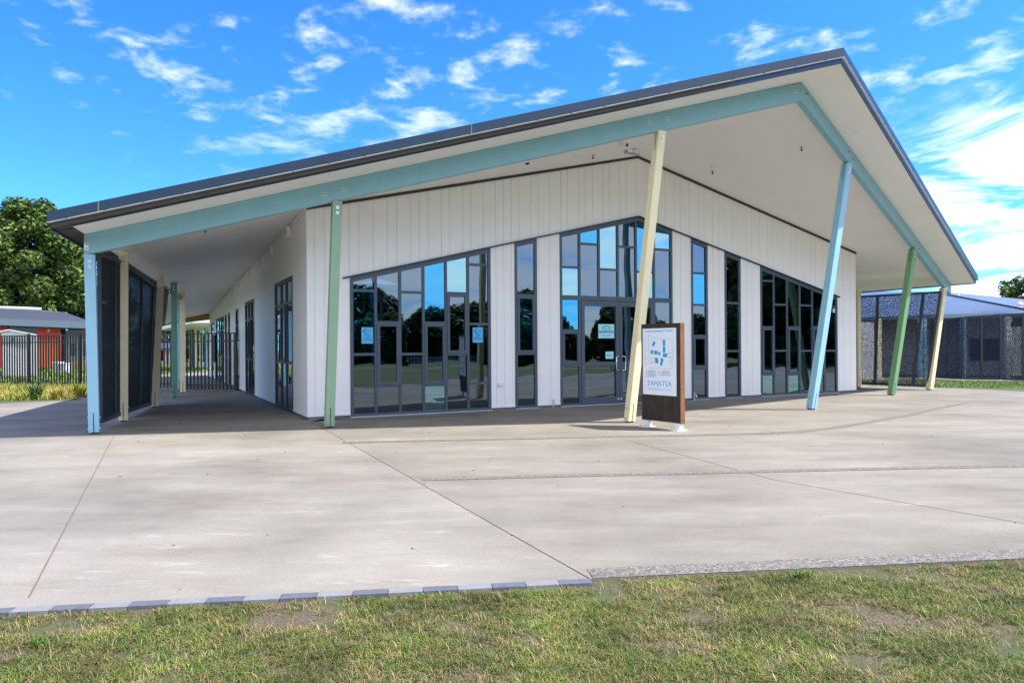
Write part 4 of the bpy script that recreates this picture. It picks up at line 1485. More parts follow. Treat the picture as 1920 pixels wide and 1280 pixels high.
def lawn_front():
    V_, F_, C_ = [], [], []
    off = 0
    pts = []
    # tufts over the lawn in front of the forecourt and a little beyond the picture
    for _ in range(38000):
        x = nrng.uniform(-4.2, 4.8); y = nrng.uniform(1.9, 4.25)
        p = Vector((x, y, 0))
        if x < J1.x: edge = (p - J1).dot(eo1) < .095
        else: edge = (p - J1).dot(Vector((-ed2.y, ed2.x, 0))) > -.02
        if edge: continue
        d = noise.fractal(Vector((x * 1.5, y * 2.4, 3.1)), 0.8, 2.0, 5)
        d2 = noise.noise(Vector((x * 6, y * 6, 9.0)))
        right_bare = .10 if x > 1.3 else 0
        dens = .72 + 1.25 * d + .6 * d2 - right_bare
        if nrng.random() > dens: continue
        pts.append((x, y, d, d2))
    P = np.array(pts)
    n_t = len(P)
    per = nrng.integers(9, 20, n_t)
    idx = np.repeat(np.arange(n_t), per)
    n = len(idx)
    base = np.stack([P[idx, 0] + nrng.normal(0, .020, n), P[idx, 1] + nrng.normal(0, .020, n), np.full(n, -.018)], 1)
    hs_ = (nrng.gamma(5, .0022, n_t))[idx] * nrng.uniform(.6, 1.4, n) + .013
    w = nrng.uniform(.0018, .0040, n)
    lean = nrng.uniform(.35, 1.7, n)
    az = nrng.uniform(0, 2 * np.pi, n)
    kind = nrng.random(n_t)[idx]
    g1 = np.array([.080, .150, .016]); g2 = np.array([.130, .190, .026]); g3 = np.array([.040, .092, .016]); st = np.array([.34, .245, .115]); ol = np.array([.22, .205, .05])
    col = np.where((kind < .40)[:, None], g1, np.where((kind < .62)[:, None], g2, np.where((kind < .80)[:, None], g3, ol)))
    dry = nrng.random(n) < .15 + .25 * (P[idx, 2] < .02)
    col = np.where(dry[:, None], st * nrng.uniform(.6, 1.15, n)[:, None], col)
    clump = np.array([noise.noise(Vector((x * 3.1, y * 3.6, 5.0))) for x, y in P[:, :2]])
    col = col * nrng.uniform(.7, 1.3, n)[:, None] * np.clip(1 - .75 * clump, .45, 1.5)[idx][:, None]
    tip = np.where((nrng.random(n) < .3)[:, None], col * .6 + st * .4, col * 1.15)
    a = blades(base, hs_, w, lean, az, col, tip)
    V_.append(a[0]); F_.append(a[1]); C_.append(a[2]); off = len(a[0])
    # brighter weed clumps and litter of dead straw lying flat
    m = 5200
    bx = nrng.uniform(-4, 4.6, m); by = nrng.uniform(1.9, 4.2, m)
    ok = np.array([((Vector((x, y, 0)) - J1).dot(eo1) > .10) if x < J1.x else ((Vector((x, y, 0)) - J1).dot(Vector((-ed2.y, ed2.x, 0))) < -.03) for x, y in zip(bx, by)])
    bx, by = bx[ok], by[ok]; m = len(bx)
    b = blades(np.stack([bx, by, np.full(m, -.013)], 1), nrng.uniform(.02, .055, m), nrng.uniform(.002, .004, m), nrng.uniform(3, 6, m) * .35, nrng.uniform(0, 6.28, m),
               st * nrng.uniform(.45, 1.2, m)[:, None])
    V_.append(b[0]); F_.append(b[1] + off); C_.append(b[2]); off += len(b[0])
    for (px, py, k, hh) in ((690, 1141, 30, .04), (1500, 1077, 70, .06), (1850, 1060, 30, .05), (80, 1200, 40, .05)):
        c = onz(px, py)
        kk = k
        a_ = nrng.uniform(0, 6.28, kk)
        bs = np.stack([c.x + nrng.normal(0, .035, kk), c.y + nrng.normal(0, .02, kk) - .02, np.full(kk, -.017)], 1)
        q = blades(bs, nrng.uniform(.6, 1.2, kk) * hh, nrng.uniform(.004, .008, kk), nrng.uniform(.3, 1.5, kk), a_, np.array([.085, .17, .022]) * nrng.uniform(.8, 1.2, kk)[:, None])
        V_.append(q[0]); F_.append(q[1] + off); C_.append(q[2]); off += len(q[0])
    o = np_mesh('lawn_grass', np.concatenate(V_), np.concatenate(F_), np.concatenate(C_), M['leaf'])
    tag(o, 'short patchy green and straw coloured grass in front of the forecourt', 'grass', kind='stuff')


lawn_front()


def long_grass(name, label, n, inside, hmean, cols, z=-.03, w=(.006, .014), zf=None):
    pts = []
    while len(pts) < n:
        p = inside()
        if p is not None: pts.append(p)
    base = np.array([(x, y, z) for x, y in pts])
    cl = np.array([noise.noise(Vector((x * .9, y * .9, 2))) for x, y in pts])
    h = hmean * nrng.uniform(.5, 1.4, n) * (1 + .5 * cl)
    c = np.array(cols)[nrng.integers(0, len(cols), n)] * nrng.uniform(.7, 1.3, n)[:, None]
    v, f, cc = blades(base, h, nrng.uniform(*w, n), nrng.uniform(.2, 1.1, n), nrng.uniform(0, 6.28, n), c, c * 1.15)
    return tag(np_mesh(name, v, f, cc, M['leaf']), label, 'grass', kind='stuff')


FA = onz(452.6, 731.5); FB = aty(80, 726.5, 23.4); FB.z = 0
fd = (FB - FA).normalized()
fn = Vector((fd.y, -fd.x, 0))
if fn.y > 0: fn = -fn


def verge():
    x = nrng.uniform(-22, -11.6); y = nrng.uniform(16.6, 24)
    p = Vector((x, y, 0))
    k = (p - FA).dot(fn)
    if k < -.35: return None
    # in front of the fence, behind the concrete edge
    ye = 16.9 + (x + 16) * -.05
    if y < np.interp(x, [-24, -16.1, -12.9, -10.5], [16.2, 16.55, 17.55, 18.2]): return None
    return x, y


long_grass('verge_grass', 'long yellow green grass between the concrete and the black fence', 15000, verge, .20,
           [(.26, .26, .03), (.34, .29, .05), (.15, .22, .03), (.42, .30, .10), (.20, .25, .035)], w=(.010, .022))
long_grass('meadow_grass', 'sunlit green grass between the black fence and the red building', 12000,
           lambda: (nrng.uniform(-38, -17), nrng.uniform(24.5, 47)), .16, [(.16, .24, .03), (.20, .27, .04), (.12, .18, .03)], w=(.03, .07))
def right_verge():
    x = nrng.uniform(11.2, 24); y = nrng.uniform(20.1, 25)
    lo = np.interp(x, [11, 13.5, 19, 25], [21.3, 20.4, 19.2, 18.2])
    return (x, y) if lo + .1 < y < np.interp(x, [11, 24], [24.5, 23.0]) else None
long_grass('strip_grass', 'strip of short green grass in front of the right hand screens', 9000, right_verge, .07, [(.10, .19, .03), (.13, .23, .035), (.08, .15, .025)], w=(.012, .025))


def tussock(name, px, label, n, h, w, col, cat):
    c = onz(*px)
    a = nrng.uniform(0, 6.28, n)
    base = np.stack([nrng.normal(0, .05, n), nrng.normal(0, .05, n), np.full(n, -.03)], 1)
    cc = np.array(col) * nrng.uniform(.7, 1.3, n)[:, None]
    v, f, t = blades(base, h * nrng.uniform(.6, 1.15, n), nrng.uniform(*w, n), nrng.uniform(.35, 1.35, n), a, cc)
    o = np_mesh(name, v, f, t, M['leaf']); o.location = c
    return tag(o, label, cat)


tussock('flax_plant', (66, 748), 'dark green flax plant with broad leaves at the concrete edge', 46, .62, (.03, .05), (.07, .15, .05), 'plant')
tussock('tussock_plant', (148, 744), 'bright yellow green tussock beside the sky blue corner post', 130, .55, (.012, .024), (.24, .26, .03), 'plant')
tussock('tussock_plant', (108, 747), 'straw coloured tussock between the flax plant and the yellow green tussock', 130, .40, (.010, .02), (.42, .28, .08), 'plant')

# ------------------------------------------------------------------ fence and gate
def picket_panel(a, b, z0, z1, rails, step=.115, r=.017):
    mb = MB()
    d = (b - a); L = d.length; d.normalize(); nn = d.cross(UP)
    k = int(L / step)
    for i in range(k):
        p = a + d * ((i + .5) * L / k)
        mb.box(p + UP * (z0 + z1) / 2, (r * 2, r * 2, z1 - z0), (d, nn, UP))
    for z in rails:
        mb.box((a + b) / 2 + UP * z, (L, .036, .036), (d, nn, UP))
    return mb


FZ = 1.80
def fpt(x, y): # on the fence line
    return onp(x, y, FA, fn)
def fence_run(xs_posts, label, name='picket_fence'):
    P_ = [fpt(x, 690) for x in xs_posts]
    for p in P_: p.z = 0
    c = (P_[0] + P_[-1]) / 2
    root = thing(name, c, label, 'fence', 'black picket fence runs')
    for a, b in zip(P_, P_[1:]):
        picket_panel(a, b, .06, FZ - .02, (FZ - .02, FZ - .25, .18)).build('picket_panel', M['black'], root)
    for p in P_:
        mb = MB(); mb.box(p + UP * (FZ + .03) / 2, (.07, .07, FZ + .03), (fd, fn, UP)); mb.box(p + UP * (FZ + .045), (.08, .08, .022), (fd, fn, UP))
        mb.build('fence_post', M['black'], root)
    return root


fence_run([-230, -135, -40, 54, 150, 218], 'black metal picket fence standing in long grass left of the building')
fence_run([292, 330], 'short black picket fence between the leaning cream post and the gate')
ga, gb = fpt(334, 690), fpt(443, 690); ga.z = gb.z = 0
root = thing('picket_gate', (ga + gb) / 2, 'closed black picket gate across the left verandah', 'gate')
picket_panel(ga, gb, .02, FZ - .01, (FZ - .02, FZ - .27, .15), step=.135).build('picket_panel', M['black'], root)
for p, nm, h in ((ga, 'gate_post', FZ + .05), (gb, 'gate_stile', FZ)):
    mb = MB(); mb.box(p + UP * h / 2, (.075, .075, h), (fd, fn, UP)); mb.build(nm, M['black'], root)
gp = fpt(452.4, 690); gp.z = 0
mb = MB(); mb.box(gp + UP * .95, (.075, .075, 1.9), (fd, fn, UP)); mb.build('gate_post', M['black'], root)
mb = MB()
for z in (.42, 1.55): mb.tube([gb + UP * z, gp + UP * z], .022, 8)
mb.build('hinges', M['black'], root)
lt = fpt(403, 690); lt.z = 0
mb = MB(); mb.box(lt + UP * 1.3, (.09, .10, .85), (fd, fn, UP)); mb.build('latch', M['black'], root)

# ------------------------------------------------------------------ trees
def leaf_cloud(lobes, n, size, cols, seed):
    r = np.random.default_rng(seed)
    wts = np.array([l[3] ** 2 for l in lobes]); wts = wts / wts.sum()
    k = r.choice(len(lobes), n, p=wts)
    C = np.array([l[:3] for l in lobes])[k]; R = np.array([l[3] for l in lobes])[k]
    d = r.normal(size=(n, 3)); d /= np.linalg.norm(d, axis=1)[:, None]
    rad = R * (.45 + .58 * r.random(n) ** .55)
    pos = C + d * rad[:, None] * np.array([1, 1, .85])
    # leaves of a spray share a direction
    nor = d + r.normal(0, .55, (n, 3)) + np.array([0, 0, .45]); nor /= np.linalg.norm(nor, axis=1)[:, None]
    a = np.cross(nor, r.normal(size=(n, 3))); a /= np.linalg.norm(a, axis=1)[:, None]
    b = np.cross(nor, a)
    s = (size * r.uniform(.55, 1.3, n))[:, None]
    v = np.stack([pos - a * s, pos + b * s * .55 - a * s * .1, pos + a * s - nor * s * .25, pos - b * s * .55 - a * s * .1], 1)
    f = np.arange(n * 4).reshape(n, 4)
    tone = np.array(cols)[r.integers(0, len(cols), n)] * r.uniform(.65, 1.35, n)[:, None]
    c = np.repeat(tone[:, None, :], 4, 1).reshape(-1, 3)
    return v.reshape(-1, 3), f, c


def lobe_set(h, rad, seed, base=.28, n=26, shape='round'):
    r = random.Random(seed)
    out = []
    for i in range(n):
        z = base + (1 - base) * ((i + .5) / n)
        k = (z - base) / (1 - base)
        prof = math.sin(math.pi * min(1, max(0.08, .14 + .80 * k))) ** .7 if shape == 'round' else (1.05 - k)
        a = i * 2.4 + r.uniform(-.4, .4)
        rr = rad * prof * r.uniform(.35, .82)
        out.append((math.cos(a) * rr, math.sin(a) * rr, z * h * r.uniform(.96, 1.0), rad * r.uniform(.20, .34)))
    return out


def make_tree(loc, h, rad, n, size, cols, seed, label, group, cat='tree', name='broadleaf_tree', base=.28, lobes=38):
    root = thing(name, loc, label, cat, group)
    lb = lobe_set(h, rad, seed, base, lobes)
    v, f, c = leaf_cloud(lb, n, size, cols, seed)
    cr = np_mesh('crown', v, f, c, M['leaf']); cr.parent = root
    r = random.Random(seed)
    mb = MB()
    tr = rad * .075
    L0 = Vector(loc)
    top = L0 + Vector((r.uniform(-.3, .3), r.uniform(-.3, .3), h * .86))
    mb.tube([L0 - UP * .1, L0 + UP * h * .1, L0.lerp(top, .45), top], [tr * 1.35, tr, tr * .62, tr * .12], 9)
    for l in lb[::3]:
        e = L0 + Vector(l[:3]); s = L0.lerp(top, min(.8, max(.16, (l[2] / h) * .62)))
        mb.tube([s, s.lerp(e, .5) + UP * .12 * rad * .4, e], [tr * .42, tr * .25, tr * .06], 6)
    mb.build('trunk', M['bark'], root)
    return root


def copy_tree(src, loc, rz, sc, label, group):
    r = src.copy(); COL.objects.link(r); r.location = loc; r.rotation_euler = (0, 0, rz); r.scale = (sc, sc, sc)
    r['label'] = label; r['group'] = group
    for ch in src.children:
        c = ch.copy(); COL.objects.link(c); c.parent = r
    return r


GRN = [(.032, .070, .011), (.055, .108, .015), (.085, .148, .02), (.02, .046, .009), (.13, .185, .026)]
DRK = [(.03, .055, .018), (.045, .08, .022), (.06, .095, .028), (.025, .045, .015)]
G1 = 'trees behind the red building'
p = aty(55, 690, 58); p.z = 0
make_tree(p, 13.6, 5.2, 26000, .20, GRN, 3, 'tall leafy green tree behind the red building, nearest the white roof edge', G1)
p = aty(-60, 690, 60); p.z = 0
make_tree(p, 13.0, 5.0, 16000, .22, GRN, 5, 'leafy green tree at the left edge of the photo behind the red building', G1)
p = aty(170, 690, 64); p.z = 0
t3 = make_tree(p, 11.5, 4.4, 12000, .22, GRN, 8, 'lower leafy green tree half hidden by the left roof end', G1)
p = aty(1936, 690, 60); p.z = 0
make_tree(p, 7.2, 2.9, 5200, .20, GRN, 9, 'small leafy tree above the slate roof at the right edge', None, base=.4)
# far greenery seen through the gate
p = aty(372, 690, 70); p.z = 0
make_tree(p, 4.2, 3.0, 5000, .2, GRN, 11, 'bushy green tree seen through the gate between the far posts', None, base=.1)
p = aty(304, 690, 80); p.z = 0
make_tree(p, 4.6, 3.4, 5000, .2, DRK, 12, 'distant green tree seen between the leaning cream post and the gate', None, base=.1)

# trees, fence and lamp post across the lawn: seen in the window glass
RG = 'trees across the lawn mirrored in the windows'
RL = 'dark leafy tree across the lawn, mirrored in the front windows'
src = make_tree(Vector((13, -27, -.03)), 5.3, 3.6, 11000, .26, DRK + GRN[:3], 21, RL, RG, base=.06)
src2 = make_tree(Vector((24, -17, -.03)), 3.5, 3.0, 9000, .22, DRK + GRN[:3], 22, RL, RG, base=.04)
spots = [(4, -34, 1.0, 0), (20, -31, .8, 1), (30, -26, 1.05, 0), (-6, -36, .9, 1), (36, -14, .95, 1), (44, -6, 1.0, 0), (50, 5, .9, 1), (31, -8, .75, 1), (42, -24, 1.1, 0), (-16, -33, .95, 0),
         (56, 16, .95, 0), (48, 12, .7, 1), (60, -2, 1.0, 1), (10, -40, .9, 1), (36, 3, .9, 1), (39, 9.5, 1.75, 0), (39, 14, 1.6, 0), (44, 12, 1.8, 0), (26, -33, 1.3, 1), (16, -34, 1.3, 1), (-2, -31, 1.2, 1), (0, -38, 1, 0)]  # the three largest, on the right, are added to darken the right window
for i, (x, y, s, k) in enumerate(spots):
    copy_tree(src2 if k else src, Vector((x, y, -.03)), i * 1.3, s, RL, RG)
for i in range(19):
    f = i / 18
    copy_tree(src2, Vector((-24 + 86 * f, -36 + 20 * f * f + (i % 3) * 1.5, -.03)), i * 2.1, 1.0 + .25 * (i % 4), RL, RG)
mb = MB()
wa, wb = Vector((-18, -26, 0)), Vector((46, -19, 0))
L_ = (wb - wa).length; d_ = (wb - wa).normalized(); n_ = d_.cross(UP)
for k in range(int(L_ / .28)):
    mb.box(wa + d_ * k * .28 + UP * .38, (.10, .02, .76), (d_, n_, UP))
for z in (.2, .6): mb.box((wa + wb) / 2 + UP * z - n_ * .03, (L_, .03, .09), (d_, n_, UP))
o = mb.build('boundary_fence', M['greywall']); set_loc(o, (wa + wb) / 2); tag(o, 'low grey picket fence across the lawn, mirrored in the windows', 'fence')
def lamp(loc, dr, label):
    root = thing('street_lamp', loc, label, 'street lamp', 'street lamps mirrored in the windows')
    L0 = Vector(loc)
    mb = MB(); mb.tube([L0, L0 + UP * 5.5, L0 + UP * 6.6 + dr * .25, L0 + UP * 7.2 + dr * 1.0, L0 + UP * 7.4 + dr * 2.0], [.10, .07, .06, .05, .045], 8); mb.build('pole', M['greyroof'], root)
    mb = MB(); mb.box(L0 + UP * 7.42 + dr * 2.3, (.7, .25, .12), (dr, dr.cross(UP), UP)); mb.build('lamp_head', M['greyroof'], root, bevel=.03)
lamp((20, -12.5, -.03), Vector((-.8, -.6, 0)), 'curved street lamp across the lawn, mirrored beside the entrance')

# ------------------------------------------------------------------ red building on the left
RB = thing('red_building', aty(40, 690, 46) * 1.0, 'low red building, painted orange where sunlit, with a grey roof behind the fence', 'building')
RB.location.z = 0
Yr = 46.0
def rb(x, y, Y=Yr): return aty(x, y, Y)
def front_box(mb, x0, x1, y0, y1, Y, dep=.1, mi=0, zmin=None):
    """box whose front face fills the pixel rectangle at distance Y"""
    xm, ym = (x0 + x1) / 2, (y0 + y1) / 2
    a = aty(x0, ym, Y); b = aty(x1, ym, Y); z1 = aty(xm, y0, Y).z; z0 = aty(xm, y1, Y).z if zmin is None else zmin
    k = b.x / Y * dep     # the side walls run back square to the street, not to the camera
    mb.hexa([(a.x, Y, z0), (b.x, Y, z0), (b.x + k, Y + dep, z0), (a.x + k, Y + dep, z0)], [(a.x, Y, z1), (b.x, Y, z1), (b.x + k, Y + dep, z1), (a.x + k, Y + dep, z1)], mi)
    return mb
mb = MB(); front_box(mb, -170, 14, 604, 690, Yr, 5, zmin=-.05); front_box(mb, 70.5, 114, 604, 690, Yr, 5, zmin=-.05); front_box(mb, 14, 70.5, 640, 690, Yr, 5, zmin=-.05)
front_box(mb, 14, 70.5, 604, 609, Yr, 5)
mb.build('wall', M['red'], RB)
mb = MB(); front_box(mb, 71.5, 109, 636, 688, Yr - .06, .05, zmin=0); mb.build('sunlit_wall_part', M['orange'], RB)  # sunlit lower part of the red wall, painted as orange
mb = MB(); front_box(mb, 14, 70.5, 609, 640, Yr + .1, .05); mb.build('window', M['lens'], RB)
mb = MB(); front_box(mb, 114.2, 124, 606, 690, Yr + .2, .6, zmin=0); mb.build('corner_panel', M['charcoal'], RB)
mb = MB(); front_box(mb, 89, 94, 617, 622.5, Yr - .05, .045); mb.build('wall_lamp', M['whitemetal'], RB)
# roof: low pitch falling to the right
a = rb(-220, 592.5, Yr - 1.6); b = rb(175, 607.5, Yr - 1.6); c = rb(120, 588, Yr + 5); d = rb(-220, 571, Yr + 5)
mb = MB(); mb.prism([a, b, c, d], UP * .12); RF_ = mb.build('roof', M['greyroof'], RB)
mb = MB()
mb.hexa([a - UP * .30 + Vector((0, -.05, 0)), b - UP * .30 + Vector((0, -.05, 0)), b - UP * .30, a - UP * .30], [a + UP * .13 + Vector((0, -.05, 0)), b + UP * .13 + Vector((0, -.05, 0)), b + UP * .13, a + UP * .13])
mb.build('gutter', M['guttergrey'], RF_)
mb = MB()
q = [a - UP * .31 + Vector((0, .25, 0)), b - UP * .31 + Vector((0, .25, 0)), b - UP * .31 + Vector((0, 1.55, 0)), a - UP * .31 + Vector((0, 1.55, 0))]
mb.prism([p - UP * .10 for p in q], UP * .09); mb.build('eave_lining', M['navy'], RF_)
mb = MB(); e_a, e_b = rb(132.5, 606, Yr - 1.5), rb(132.5, 612, Yr - 1.5); mb.tube([e_a, e_b, rb(128, 614, Yr - .8)], .07, 8); mb.build('downpipe', M['guttergrey'], RF_)
a = rb(-220, 569, Yr + 6); b = rb(78, 581.5, Yr + 6); c = rb(78, 579, Yr + 9); d = rb(-220, 566, Yr + 9)
mb = MB(); mb.prism([a, b, c, d], UP * .10); mb.build('upper_roof', M['cladding'], RB)
mb = MB(); mb.hexa([a - UP * .5, b - UP * .5, b - UP * .5 + Vector((0, 3, 0)), a - UP * .5 + Vector((0, 3, 0))], [a - UP * .01, b - UP * .01, b - UP * .01 + Vector((0, 3, 0)), a - UP * .01 + Vector((0, 3, 0))]); mb.build('upper_wall', M['guttergrey'], RB)
# white shed
Ys = 33.0
s0, s1 = aty(3, 690, Ys), aty(69.5, 690, Ys)
root = thing('garden_shed', ((s0.x + s1.x) / 2, Ys, 0), 'white metal shed with a low pitched top in front of the red wall', 'shed')
zl, zm, zr = aty(3, 623, Ys).z, aty(20, 619.5, Ys).z, aty(70, 629, Ys).z
mb = MB(); xm = aty(20, 690, Ys).x
mb.prism([(s0.x, Ys, 0), (s1.x, Ys, 0), (s1.x, Ys, zr), (xm, Ys, zm), (s0.x, Ys, zl)][::-1], (-1.75, 2.4, 0)); mb.build('body', M['cladding'], root)
mb = MB()
for k in range(14):
    x = s0.x + (s1.x - s0.x) * (k + .5) / 14
    mb.box((x, Ys - .008, zr / 2 - .05), (.02, .014, zr - .2))
mb.build('wall_ribs', M['cladding'], root)
mb = MB(); front_box(mb, 20.5, 26.5, 633, 640, Ys - .03, .03); mb.build('vent', M['guttergrey'], root)
mb = MB()
for p0, p1 in (((s0.x - .06, zl), (xm, zm)), ((xm, zm), (s1.x + .06, zr))):
    mb.hexa([(p0[0], Ys - .1, p0[1] + .003), (p1[0], Ys - .1, p1[1] + .003), (p1[0] - 1.8, Ys + 2.5, p1[1] + .003), (p0[0] - 1.8, Ys + 2.5, p0[1] + .003)],
            [(p0[0], Ys - .1, p0[1] + .06), (p1[0], Ys - .1, p1[1] + .06), (p1[0] - 1.8, Ys + 2.5, p1[1] + .06), (p0[0] - 1.8, Ys + 2.5, p0[1] + .06)])
mb.build('roof', M['whitemetal'], root)
# white crates and a planter by the red building
Yc = 38.0
CG = 'white bins on the grass by the red building'
for x0, x1, y0, lab in ((99, 110, 678.5, 'white plastic bin on the grass below the sunlit red wall'), (111, 121, 681, 'low white plastic bin beside the grey corner panel')):
    a, b = aty(x0, 690, Yc), aty(x1, 690, Yc); z1 = aty(x0, y0, Yc).z
    root = thing('storage_bin', ((a.x + b.x) / 2, Yc, 0), lab, 'bin', CG)
    w_ = b.x - a.x; cx = (a.x + b.x) / 2
    mb = MB(); mb.hexa([(a.x + .03, Yc, 0), (b.x - .03, Yc, 0), (b.x - .03, Yc + .5, 0), (a.x + .03, Yc + .5, 0)], [(a.x, Yc - .03, z1 - .05), (b.x, Yc - .03, z1 - .05), (b.x, Yc + .53, z1 - .05), (a.x, Yc + .53, z1 - .05)]); mb.build('body', M['cladding'], root)
    mb = MB(); mb.box((cx, Yc + .25, z1 - .02), (w_ + .04, .62, .05)); mb.build('lid', M['whitemetal'], root, bevel=.01)
a, b = aty(126, 690, 42), aty(172, 690, 42)
root = thing('timber_planter', ((a.x + b.x) / 2, 42, 0), 'raw timber planter box on the grass right of the red building', 'planter')
mb = MB()
for k in range(3): mb.box(((a.x + b.x) / 2, 42, .1 + k * .17), (b.x - a.x, .05, .16))
mb.build('boards', M['timber'], root)
mb = MB()
for x in (a.x + .05, (a.x + b.x) / 2, b.x - .05): mb.box((x, 41.95, .28), (.09, .05, .56))
mb.build('stakes', M['timber'], root)
mb = MB(); mb.poly([(a.x, 42, .42), (b.x, 42, .42), (b.x, 43.2, .42), (a.x, 43.2, .42)]); mb.build('soil', M['lawn'], root)
# building with a window behind the planter
Yw = 58.0
a, b = aty(123, 690, Yw), aty(176, 690, Yw)
root = thing('white_classroom', ((a.x + b.x) / 2, Yw, 0), 'white classroom with painted blue reflections in its window seen past the red building', 'building')
mb = MB(); front_box(mb, 123, 180, 624, 690, Yw, 3, zmin=0); mb.build('wall', M['cladding'], root)
for x0, x1 in ((131, 145), (154, 168)):
    mb = MB(); front_box(mb, x0, x1, 642, 668, Yw - .05, .04); w_ = mb.build('window', M['whitemetal'], root)
    mb = MB(); front_box(mb, x0 + 1, (x0 + x1) / 2 - .4, 643, 667, Yw - .07, .018); front_box(mb, (x0 + x1) / 2 + .4, x1 - 1, 643, 667, Yw - .07, .018); mb.build('pane', M['pane_reflect'], w_)
mb = MB(); front_box(mb, 118, 186, 619, 625, Yw - .6, 4); mb.build('roof', M['greyroof'], root)

# ------------------------------------------------------------------ beyond the left verandah
d_end = DB - .3
mb = MB()
A0 = SP.P(SLEN + .1, 0, 0); q = A0 - CL; te, de = q.dot(U), q.dot(NN)
B0 = FP.P(EL(de) + .25, de, 0)
hz = zsoff(te, de)
zb0 = EYE + ray(393, 599).z * A0.y; zb1 = EYE + ray(345, 607.5).z * B0.y
A0.z = B0.z = 0
dd = Vector((-.2, 1, 0)).normalized() * .14
mb.hexa([A0 + UP * zb0, B0 + UP * zb1, B0 + dd + UP * zb1, A0 + dd + UP * zb0], [A0 + UP * (zb0 + .32), B0 + UP * (zb1 + .34), B0 + dd + UP * (zb1 + .34), A0 + dd + UP * (zb0 + .32)])
mb.build('end_beam', M['mustard'], BLD)
WK = thing('covered_walkway', aty(368, 690, 44) * 1.0, 'white roofed walkway with coloured posts beyond the gate', 'walkway')
WK.location.z = 0
a, b = aty(330, 620, 46), aty(400, 606, 40)
mb = MB()
zr = 2.55
mb.hexa([(-24.5, 47, zr), (-17.3, 37, zr + .15), (-15.6, 37, zr + .15), (-18.5, 47, zr)], [(-24.5, 47, zr + .2), (-17.3, 37, zr + .35), (-15.6, 37, zr + .35), (-18.5, 47, zr + .2)])
mb.build('roof', M['soffit'], WK)
for x0, x1, mt, lab in ((355.5, 359, 'teal', 'sea green post'), (360.5, 363.5, 'black', 'black post'), (365.2, 369, 'cream', None), (375.2, 379.3, 'cream', None), (384, 388, 'blue', 'sky blue post'), (391.3, 394, 'cream', None)):
    Yp = np.interp((x0 + x1) / 2, [355, 394], [46, 43])
    g = aty((x0 + x1) / 2, 690, Yp); w_ = (x1 - x0) / F * Yp
    mb = MB(); mb.box((g.x, g.y, 1.32), (w_, w_, 2.64)); o = mb.build('post', M[mt], WK)
    if lab: o['label'] = lab
# orange block and mesh fence far behind the gate
root = thing('orange_building', aty(345, 690, 75) * 1.0, 'small orange building far behind the gate', 'building'); root.location.z = 0
mb = MB(); front_box(mb, 340, 360, 655, 690, 75, 4, zmin=0); mb.build('wall', M['orange'], root)
mb = MB(); front_box(mb, 336, 364, 651, 655, 74.6, 5); mb.build('roof', M['greyroof'], root)
root = thing('grey_building', aty(308, 690, 62) * 1.0, 'low grey roofed building seen left of the gate', 'building'); root.location.z = 0
mb = MB(); front_box(mb, 285, 345, 655, 690, 62, 4, zmin=0); mb.build('wall', M['cladding'], root)
mb = MB(); front_box(mb, 300, 306, 657, 676, 61.96, .03); front_box(mb, 312, 316, 657, 688, 61.96, .03); mb.build('window', M['darkglass'], root)
a, b, c, d = aty(280, 655, 61.5), aty(350, 655, 61.5), aty(350, 645, 66), aty(280, 645, 66)
mb = MB(); mb.prism([a, b, c, d], UP * .12); mb.build('roof', M['greyroof'], root)

# ------------------------------------------------------------------ large block on the right
RBK = thing('slate_roofed_block', (22, 30, 0), 'long classroom block with a slate blue steel roof on the right', 'building')
Ye = 26.5
ze = EYE + ray(1820, 590).z * Ye
def XR(x, Y): return ray(x, 640).x * Y
A_ = Vector((XR(1560, 30), 30.5, ze)); B_ = Vector((XR(1766, Ye), Ye, ze)); C_ = Vector((XR(1862, Ye), Ye, ze)); D_ = Vector((XR(2150, 23), 22.6, ze))
R1 = aty(1776, 553.5, 36); R2 = aty(1925, 582, 28.2); R0 = aty(1560, 546, 42)
mb = MB()
mb.poly([B_, C_, R2, R1]); mb.poly([A_, B_, R1, R0]); mb.poly([C_, D_, aty(2200, 600, 27), R2])
lo = MB()
for q in mb.f: pass
RR = mb.build('roof', M['slateroof'], RBK)
sd = RR.modifiers.new('thickness', 'SOLIDIFY'); sd.thickness = .08; sd.offset = -1
mb = MB()
u0, u1, u2, u3 = aty(1560, 544, 50), aty(1775, 547.5, 47), aty(2100, 577.5, 40), aty(1925, 583, 29.5)
u4, u5 = aty(1776, 556, 37), aty(1560, 550, 43)
mb.poly([u5, u4, u3, aty(2200, 603, 29), u2, u1, u0]) if False else None
mb.poly([u4, u3, u2, u1]); mb.poly([u5, u4, u1, u0])
o = mb.build('upper_roof', M['slateroof'], RBK)
sd = o.modifiers.new('thickness', 'SOLIDIFY'); sd.thickness = .08; sd.offset = -1
